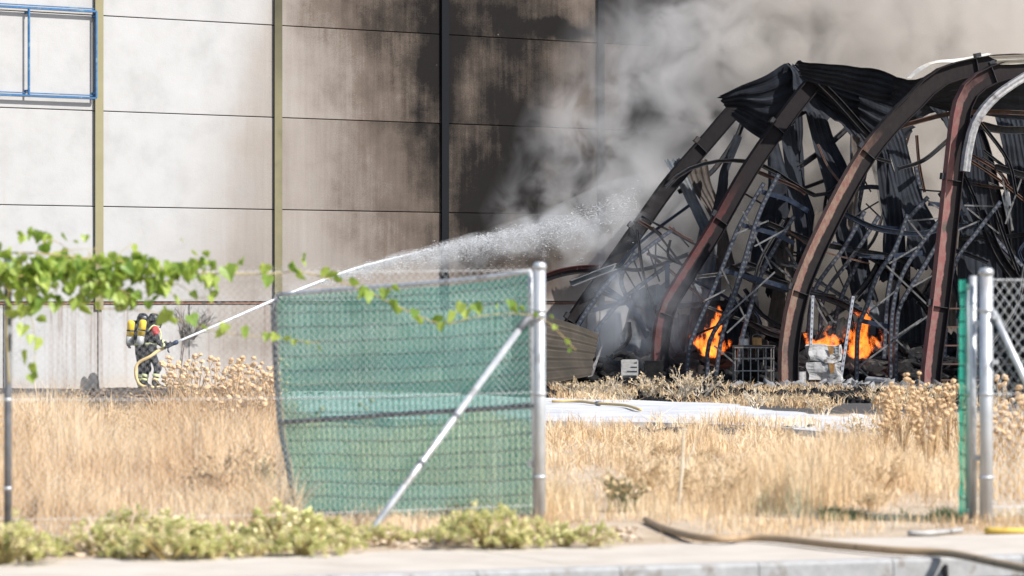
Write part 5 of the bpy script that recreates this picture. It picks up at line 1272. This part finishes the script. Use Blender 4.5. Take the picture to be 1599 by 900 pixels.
def seed_plant(px, py, h, spread, n, hr, seed, label, group):
    p = on_ground(px, py, 0); r = random.Random(seed); z0 = gz(p.x, p.y); t = thing('seed_head_plant', label, 'dried plant', (p.x, p.y, z0), 0, group); mb = MB(); k_ = p.y / 45
    for k in range(n):
        a = r.uniform(0, 6.28); q = spread * math.sqrt(r.random()); hh = h * r.uniform(.55, 1.08)
        tip = Vector((q * math.cos(a), q * math.sin(a), hh)); mid = Vector((tip.x * .35, tip.y * .35, hh * .6))
        mb.tube([(0, 0, -.03), mid, tip], [.006 * k_, .0045 * k_, .0035 * k_], 4)
        o = bpy.data.objects.new('seed_head', r.choice(HM)); COL.objects.link(o); o.parent = t; o.location = tip; s = hr * r.uniform(.75, 1.2); o.scale = (s, s, s); o.rotation_euler = (r.uniform(-.5, .5), r.uniform(-.5, .5), r.uniform(0, 6))
        for m in range(3):                        # dry bracts along the stalk
            f = r.uniform(.25, .9); c = mid.lerp(tip, f); d = Vector((r.uniform(-1, 1), r.uniform(-1, 1), r.uniform(-.2, .8))) * hr * 1.5
            w = Vector((-d.y, d.x, 0)) * .22; mb.add([c - w, c + w, c + d], [(0, 1, 2)])
    mb.build('stalks', M['dry_stem'], t, local=True)
LB = 'dried brown seed head plant in the left field beside the green gate'; RB = 'dense clump of dried seed heads left of the right gate post'; FB = 'dried seed heads behind the right chain link fence'
for i, (x, y, h, n) in enumerate([(300, 668, .95, 12), (335, 662, 1.0, 14), (365, 672, 1.05, 14), (395, 668, 1.0, 13), (415, 690, 1.1, 14), (345, 700, .8, 11), (385, 705, .95, 12), (285, 650, 1.0, 9), (268, 642, .95, 6), (420, 655, .95, 10), (310, 640, .85, 8), (370, 645, .9, 10)]):
    seed_plant(x, y, h * 1.1, .42, n + 8, .050 if y > 660 else .060, 60 + i, LB, 'seed head plants in the left field')
for i, (x, y, h, n) in enumerate([(1385, 722, .70, 13), (1410, 726, .86, 16), (1435, 722, .92, 16), (1460, 726, .80, 14), (1425, 700, .82, 14), (1400, 702, .74, 13), (1480, 716, .80, 11), (1498, 712, .82, 8), (1448, 740, .60, 12)]):
    seed_plant(x, y, h * 1.12, .24, n + 8, .038, 80 + i, RB, 'seed head plants by the right gate post')
for i, (x, y, h, n) in enumerate([(1565, 720, .88, 9), (1590, 716, .86, 10), (1548, 735, .70, 8), (1580, 760, .65, 10), (1620, 740, .8, 9)]):
    seed_plant(x, y, h * 1.1, .22, n + 3, .046, 95 + i, FB, 'seed head plants behind the right fence')
for i, (x, y, h) in enumerate([(560, 760, .75), (480, 790, .8), (660, 760, .6)]): seed_plant(x, y, h, .16, 6, .03, 105 + i, 'dried seed head plant showing through the green gate net', 'seed head plants behind the green net')

# twiggy shrubs
def twigs(px, py, h, spread, n, seed, mat, label, fuzz=0, base=None, cat='shrub', flat=None, k_=1.0, name='dry_shrub'):
    p = on_ground(px, py, 0) if base is None else base; r = random.Random(seed); z0 = gz(p.x, p.y) if base is None else base.z
    t = thing(name, label, cat, (p.x, p.y, z0)); mb = MB(); fz = MB()
    def grow(a, d, L, rad, lev):
        b = a + d * L * .5 + Vector((r.uniform(-1, 1), r.uniform(-1, 1), r.uniform(-.5, 1))) * L * .08; c = a + d * L
        mb.tube([a, b, c], [rad, rad * .8, rad * .6], 4, cap=False)
        if lev == 0:
            for q in range(fuzz):
                e = a.lerp(c, r.uniform(.1, 1.05)); s = r.uniform(.012, .032) * k_; v = [Vector((r.uniform(-1, 1), r.uniform(-1, 1), r.uniform(-1, 1))) * s for _ in range(3)]; fz.add([e + q_ for q_ in v], [(0, 1, 2)])
            return
        for q in range(r.choice((2, 3))):
            nd_ = (d + Vector((r.uniform(-1, 1), r.uniform(-1, 1) * (flat if flat else 1), r.uniform(-.35, .7))) * .75).normalized()
            grow(a.lerp(c, r.uniform(.45, 1)), nd_, L * r.uniform(.5, .78), rad * .62, lev - 1)
    for q in range(n):
        a = r.uniform(0, 6.28); d = Vector((math.cos(a) * spread, math.sin(a) * spread * (flat or 1), 1)).normalized(); grow(Vector((r.uniform(-.12, .12), r.uniform(-.12, .12) * (flat or 1), -.03)), d, h * r.uniform(.3, .5), .011 * k_, 3)
    mb.build('branches', mat, t, local=True)
    if fuzz: fz.build('dry_leaves', M['straw_flat'], t, local=True)
M['weed'] = std('grey green weed', (.16, .17, .09), (.30, .30, .16), 9, .8, 0, 0)
M['straw_flat'] = std('dry leaf', (.42, .30, .17), (.62, .48, .30), 12, .9, 0, 0)
for i, (x, y, h, n, fz, lb) in enumerate([(905, 622, .62, 10, 3, 'low dry shrub right of the gate post before the brown board'), (945, 622, .72, 10, 3, 'dry shrub with fine twigs below the slatted crate'), (1015, 626, .80, 11, 4, 'yellowish dry shrub left of the kinked red rib'), (1060, 626, 1.0, 11, 3, 'pale bare shrub in front of the kinked red rib'), (1092, 624, .85, 9, 3, 'pale twiggy shrub below the small flame'),
                                          (1285, 650, .62, 11, 4, 'small yellow dry shrub in front of the pallet'), (1240, 632, .40, 6, 1, 'thin dry sprig beside the foot of the tan rib'), (1180, 640, .62, 5, 0, 'sparse bare sprig below the tank cage'), (1350, 690, .55, 8, 2, 'grey dry shrub left of the dense seed head clump'), (980, 628, .5, 9, 4, 'low yellow dry tuft between two shrubs')]):
    twigs(x, y, h, .8, n, 120 + i, M['pale_twig'], lb, fz, k_=1.25)
twigs(970, 800, .42, .35, 14, 140, M['weed'], 'greenish weed standing in the bare patch right of the gate', 3); twigs(410, 770, .4, .4, 10, 141, M['weed'], 'grey green weed beside the left edge of the gate', 3)
wb = WP + WD * (wall_t(290)) + WN * .18; twigs(0, 0, 1.05, 1.3, 34, 150, M['dark_twig'], 'dead grey climber clinging to the plinth behind the firefighters', 0, Vector((wb.x, wb.y, .72)), 'climber', .2, .8, 'dead_climber')
ct = [o_ for o_ in COL.objects if o_.name == 'dead_climber'][0]
for k_ in range(1): MB().tube(smooth_path([(-.3 + .2 * k_, 0, -1.25), (-.2 + .1 * k_, -.03, -.6), (.05 * k_ - .1, 0, .1)], 8), .014, 5).build('stem', M['dark_twig'], ct, local=True)
protos = []
for i in range(4):
    twigs(150 + 60 * i, 730 - 12 * i, .62 + .1 * i, 1.0, 11, 300 + i, M['dry_stem'], 'bushy straw coloured dry weed in the left field', 5, k_=.9, cat='dried plant', name='dry_bush')
    protos.append([o_ for o_ in COL.objects if o_.name.startswith('dry_bush')][-1]); protos[-1]['group'] = 'bushy dry weeds in the left field'
rw = random.Random(8)
for i in range(46):
    lf = i < 24
    px, py = (rw.uniform(10, 440), rw.uniform(655, 800)) if lf else (rw.uniform(870, 1500), rw.uniform(680, 800))
    if not lf and px < 990 and py > 730: continue
    p = on_ground(px, py, 0); c_ = copy_tree(rw.choice(protos)); c_.location = (p.x, p.y, gz(p.x, p.y)); c_.rotation_euler = (0, 0, rw.uniform(0, 6)); s_ = rw.uniform(.55, 1.05) * (1 if lf else .62); c_.scale = (s_, s_, s_ * rw.uniform(.8, 1.2))
    if not lf: c_['label'] = 'bushy straw coloured dry weed in the right field'; c_['group'] = 'bushy dry weeds in the right field'
def stalk(px, py, top, lean, label):
    p = on_ground(px, py, 0); q = at(px + lean, top, p.y); t = thing('dead_stalk', label, 'stalk', p)
    MB().tube([p - Vector((0, 0, .05)), p.lerp(q, .5) + Vector((.01, 0, 0)), q], [.016, .013, .008], 6).build('stalk', M['pale_twig'], t)
    MB().tube([p.lerp(q, .45), p.lerp(q, .7) + Vector((.08, 0, 0)), p.lerp(q, .85) + Vector((.11, .02, .02))], [.009, .007, .004], 5).build('side_shoot', M['pale_twig'], t)
stalk(1058, 800, 668, 10, 'white dead stalk standing in the dry grass right of the gate'); stalk(1215, 780, 735, -8, 'short pale dead stalk in the right field'); stalk(300, 770, 660, 8, 'pale dead stalk in the left field')

# ================================================================ FIRE
def flame_mat(seed, power):
    g = G('flame'); P = g.obj(); s = g.n('SeparateXYZ', i0=P)
    q = g.vmath('ADD', P, (seed * 3.3, 0, 0))
    n = g.n('TexNoise', i0=g.scaled(q, (1.6, 1.6, .75)), Scale=2.3, Detail=6, Roughness=.70, Distortion=1.2).outputs[0]
    fine = g.n('TexNoise', i0=g.scaled(q, (3.6, 1.0, 1.7)), Scale=2.4, Detail=5, Roughness=.6, Distortion=2.0).outputs[0]
    w1 = g.n('TexNoise', i0=g.scaled(q, (1.3, .6, .9)), Scale=1.7, Detail=2).outputs[1]; w2 = g.n('TexNoise', i0=g.scaled(q, (1.5, .6, .9)), Scale=4.5, Detail=3).outputs[1]
    PW = g.vmath('ADD', P, g.vmath('ADD', g.vmath('MULTIPLY', g.vmath('SUBTRACT', w1, (.5, .5, .5)), (2.0, 0, 2.0)), g.vmath('MULTIPLY', g.vmath('SUBTRACT', w2, (.5, .5, .5)), (1.1, 0, 1.3))))
    s = g.n('SeparateXYZ', i0=PW); inside = g.rng(g.vmath('LENGTH', g.vmath('MULTIPLY', P, (1, .8, 1))), .98, .75)
    wide = g.rng(s.outputs[2], 1.0, -.8, .35, 1.05, False)                      # tongues narrow toward the top
    r = g.math('DIVIDE', g.vmath('LENGTH', g.vmath('MULTIPLY', PW, (1, .8, 0))), wide)
    fall = g.math('MULTIPLY', g.rng(r, 1.0, .0), g.math('MULTIPLY', inside, g.rng(s.outputs[2], .95, .1)))
    v = g.math('ADD', g.math('MULTIPLY', n, .75), g.math('MULTIPLY', fine, .35))
    den = g.rng(g.math('ADD', v, g.math('MULTIPLY', fall, .55)), .90, 1.0)
    den = g.math('MULTIPLY', den, g.rng(fall, .0, .12))
    col = g.ramp(den, [(0, (1, .035, .004)), (.6, (1, .12, .012)), (1, (1, .24, .03))])
    em = g.n('Emission', Color=col, Strength=g.math('MULTIPLY', den, power))
    g.t.nodes.remove(g.b); g.t.links.new(em.outputs[0], g.out.inputs['Volume']); return g.m
def flame(px, py, w, h, Y, seed, label, power=11.0):
    c = at(px, py, Y); sx = w / 2 / F * Y; sz = h / 2 / F * Y; t = thing('fire', label, 'fire', (c.x, c.y, c.z - sz))
    mb = MB(); n, m = 14, 12; vs = []
    for i in range(m + 1):
        f = i / m; a = -math.pi / 2 + math.pi * f
        for j in range(n):
            b = 2 * math.pi * j / n; rr = max(.02, math.cos(a)) ** .8 * (1.0 + .18 * mnoise.noise(Vector((math.cos(b) * 1.5, math.sin(b) * 1.5, f * 3 + seed))))
            vs.append((rr * math.cos(b) + .15 * math.sin(f * 3 + seed), rr * math.sin(b), -1 + 2 * f))
    mb.add(vs, [(i * n + j, i * n + (j + 1) % n, (i + 1) * n + (j + 1) % n, (i + 1) * n + j) for i in range(m) for j in range(n)])
    o = mb.build('flame', flame_mat(seed, power), t, True, local=True); o.location = (0, 0, sz); o.scale = (sx, .2, sz)
flame(1112, 516, 88, 104, 100.8, 1, 'orange flame behind the swept rack, left of the tank cage')
flame(1288, 532, 112, 66, 99.6, 2, 'low orange flame behind the burnt stacked boxes')
flame(1346, 518, 104, 106, 99.8, 3, 'largest orange flame between the pale upright and the bent rack')
flame(1105, 545, 46, 30, 100.2, 4, 'small low flame at the foot of the swept rack', 8)

# ================================================================ SMOKE
def hull(name, outline, Yf, Yb, mat, seed=0, n=64):
    """closed billow: outline in photo points, front and back depth as functions of px"""
    loop = smooth_path([Vector((x, y, 0)) for x, y in outline + [outline[0]]], n)[:-1]; k = len(loop); c = sum(loop, Vector()) / k
    V = []; rings = [(0.0, 1.0), (.5, .94), (.85, .62), (1.0, .12)]
    def ring(rad, side, bul):
        for p in loop:
            q = c + (p - c) * rad; mid = (Yf(q.x) + Yb(q.x)) / 2; half = (Yb(q.x) - Yf(q.x)) / 2
            V.append(at(q.x, q.y, mid + side * half * bul * (1 + .1 * mnoise.noise(Vector((q.x * .01, q.y * .01, seed))))))
    seq = [(.02, -1, 1.0), (.5, -1, .96), (.85, -1, .7), (1.0, 0, 0), (.85, 1, .7), (.5, 1, .96), (.02, 1, 1.0)]
    for r_s in seq: ring(*r_s)
    fs = [(i * k + j, i * k + (j + 1) % k, (i + 1) * k + (j + 1) % k, (i + 1) * k + j) for i in range(len(seq) - 1) for j in range(k)]
    fs += [tuple(range(k - 1, -1, -1)), tuple((len(seq) - 1) * k + j for j in range(k))]
    o = MB().add(V, fs).build(name, mat); bm = bmesh.new(); bm.from_mesh(o.data); bmesh.ops.recalc_face_normals(bm, faces=bm.faces)
    if bm.calc_volume(signed=True) < 0: bmesh.ops.reverse_faces(bm, faces=bm.faces)
    bm.to_mesh(o.data); bm.free(); return o
def smoke_mat(name, items, Ym, lo, hi, scale, col, gain=1.0, seed=0, aniso=.1):
    g = G(name); P = g.n('TexCoord').outputs['Object']; s = g.n('SeparateXYZ', i0=P)
    wob = g.n('TexNoise', i0=P, Scale=.35, Detail=3, Roughness=.6).outputs[1]
    v = g.n('CombineXYZ', i0=s.outputs[0], i1=s.outputs[2], i2=0).outputs[0]
    v = g.vmath('ADD', v, g.vmath('MULTIPLY', g.vmath('SUBTRACT', wob, (.5, .5, .5)), (2.2, 2.2, 0)))
    it = []
    for px, py, rx, ry, st in items:
        p = at(px, py, Ym); it.append((p.x, p.z, rx / F * Ym, ry / F * Ym, st))
    m = g.blobs(v, it)
    n = g.n('TexNoise', i0=g.vmath('ADD', P, (seed, 0, 0)), Scale=scale, Detail=5, Roughness=.6, Distortion=.6).outputs[0]
    d = g.math('MULTIPLY', g.math('MULTIPLY', m, g.rng(n, lo, hi)), gain)
    if seed == 0: col = g.mix(g.rng(s.outputs[0], 3.0, 8.0), (.90, .90, .91), (.73, .685, .635))
    pv = g.n('VolumePrincipled', Color=col, Density=d, Anisotropy=aniso); g.t.nodes.remove(g.b); g.t.links.new(pv.outputs[0], g.out.inputs['Volume']); return g.m
sm1 = smoke_mat('drifting smoke', [(1420, 120, 500, 460, .80), (1150, 120, 250, 300, .50), (1350, 430, 380, 260, .45), (1010, 330, 110, 110, .9), (890, 250, 150, 130, .48), (840, 360, 160, 80, .5), (950, 130, 170, 170, .22), (960, 420, 150, 120, .38), (1600, 500, 300, 300, .4)], 107, .34, .60, .8, (.90, .865, .82), 1.7)
o = hull('smoke', [(745, 330), (780, 420), (880, 500), (1000, 590), (1250, 604), (1700, 604), (1760, 300), (1740, -90), (1300, -100), (960, -90), (860, 60), (800, 200)],
     lambda px: wall_Y(px) - (1.6 + 7.6 * sstep(950, 1500, px)), lambda px: wall_Y(px) - .35, sm1, 2)
tag(o, 'pale grey and beige smoke rising between the burnt shed and the wall', 'smoke', kind='stuff')
sm2 = smoke_mat('thin low smoke', [(1000, 505, 130, 120, .60), (960, 440, 90, 90, .30), (1050, 420, 90, 90, .16)], 100, .38, .70, .9, (.78, .84, .92), 1.0, 9)
o = hull('smoke', [(900, 480), (930, 380), (1000, 330), (1080, 340), (1120, 450), (1100, 570), (1000, 592), (930, 580)], lambda px: 99.4, lambda px: 101.2, sm2, 5, 40)
tag(o, 'thin bluish smoke at the left foot of the burnt shed', 'smoke', kind='stuff')
# fine mist along the broken part of the jet
mist = smoke_mat('water mist', [(520, 436, 70, 20, .8), (580, 420, 90, 28, 1.0), (650, 402, 110, 40, 1.1), (740, 390, 120, 52, 1.1), (830, 368, 120, 60, 1.2), (910, 342, 110, 65, 1.3), (980, 315, 90, 65, 1.5)], 100.4, .40, .64, 1.3, (.93, .95, .97), 1.2, 14, .4)
def jet_Y(px): return 94.55 + (px - 279) / (1000 - 279) * 7.65
o = hull('mist', [(480, 452), (560, 412), (640, 388), (760, 356), (870, 318), (960, 278), (1040, 262), (1050, 330), (980, 395), (880, 420), (740, 428), (600, 436), (510, 458)], lambda px: jet_Y(px) - .45, lambda px: jet_Y(px) + .5, mist, 8, 60)
o.parent = jet; o.location = -Vector(jet.location); o['kind'] = 'stuff'
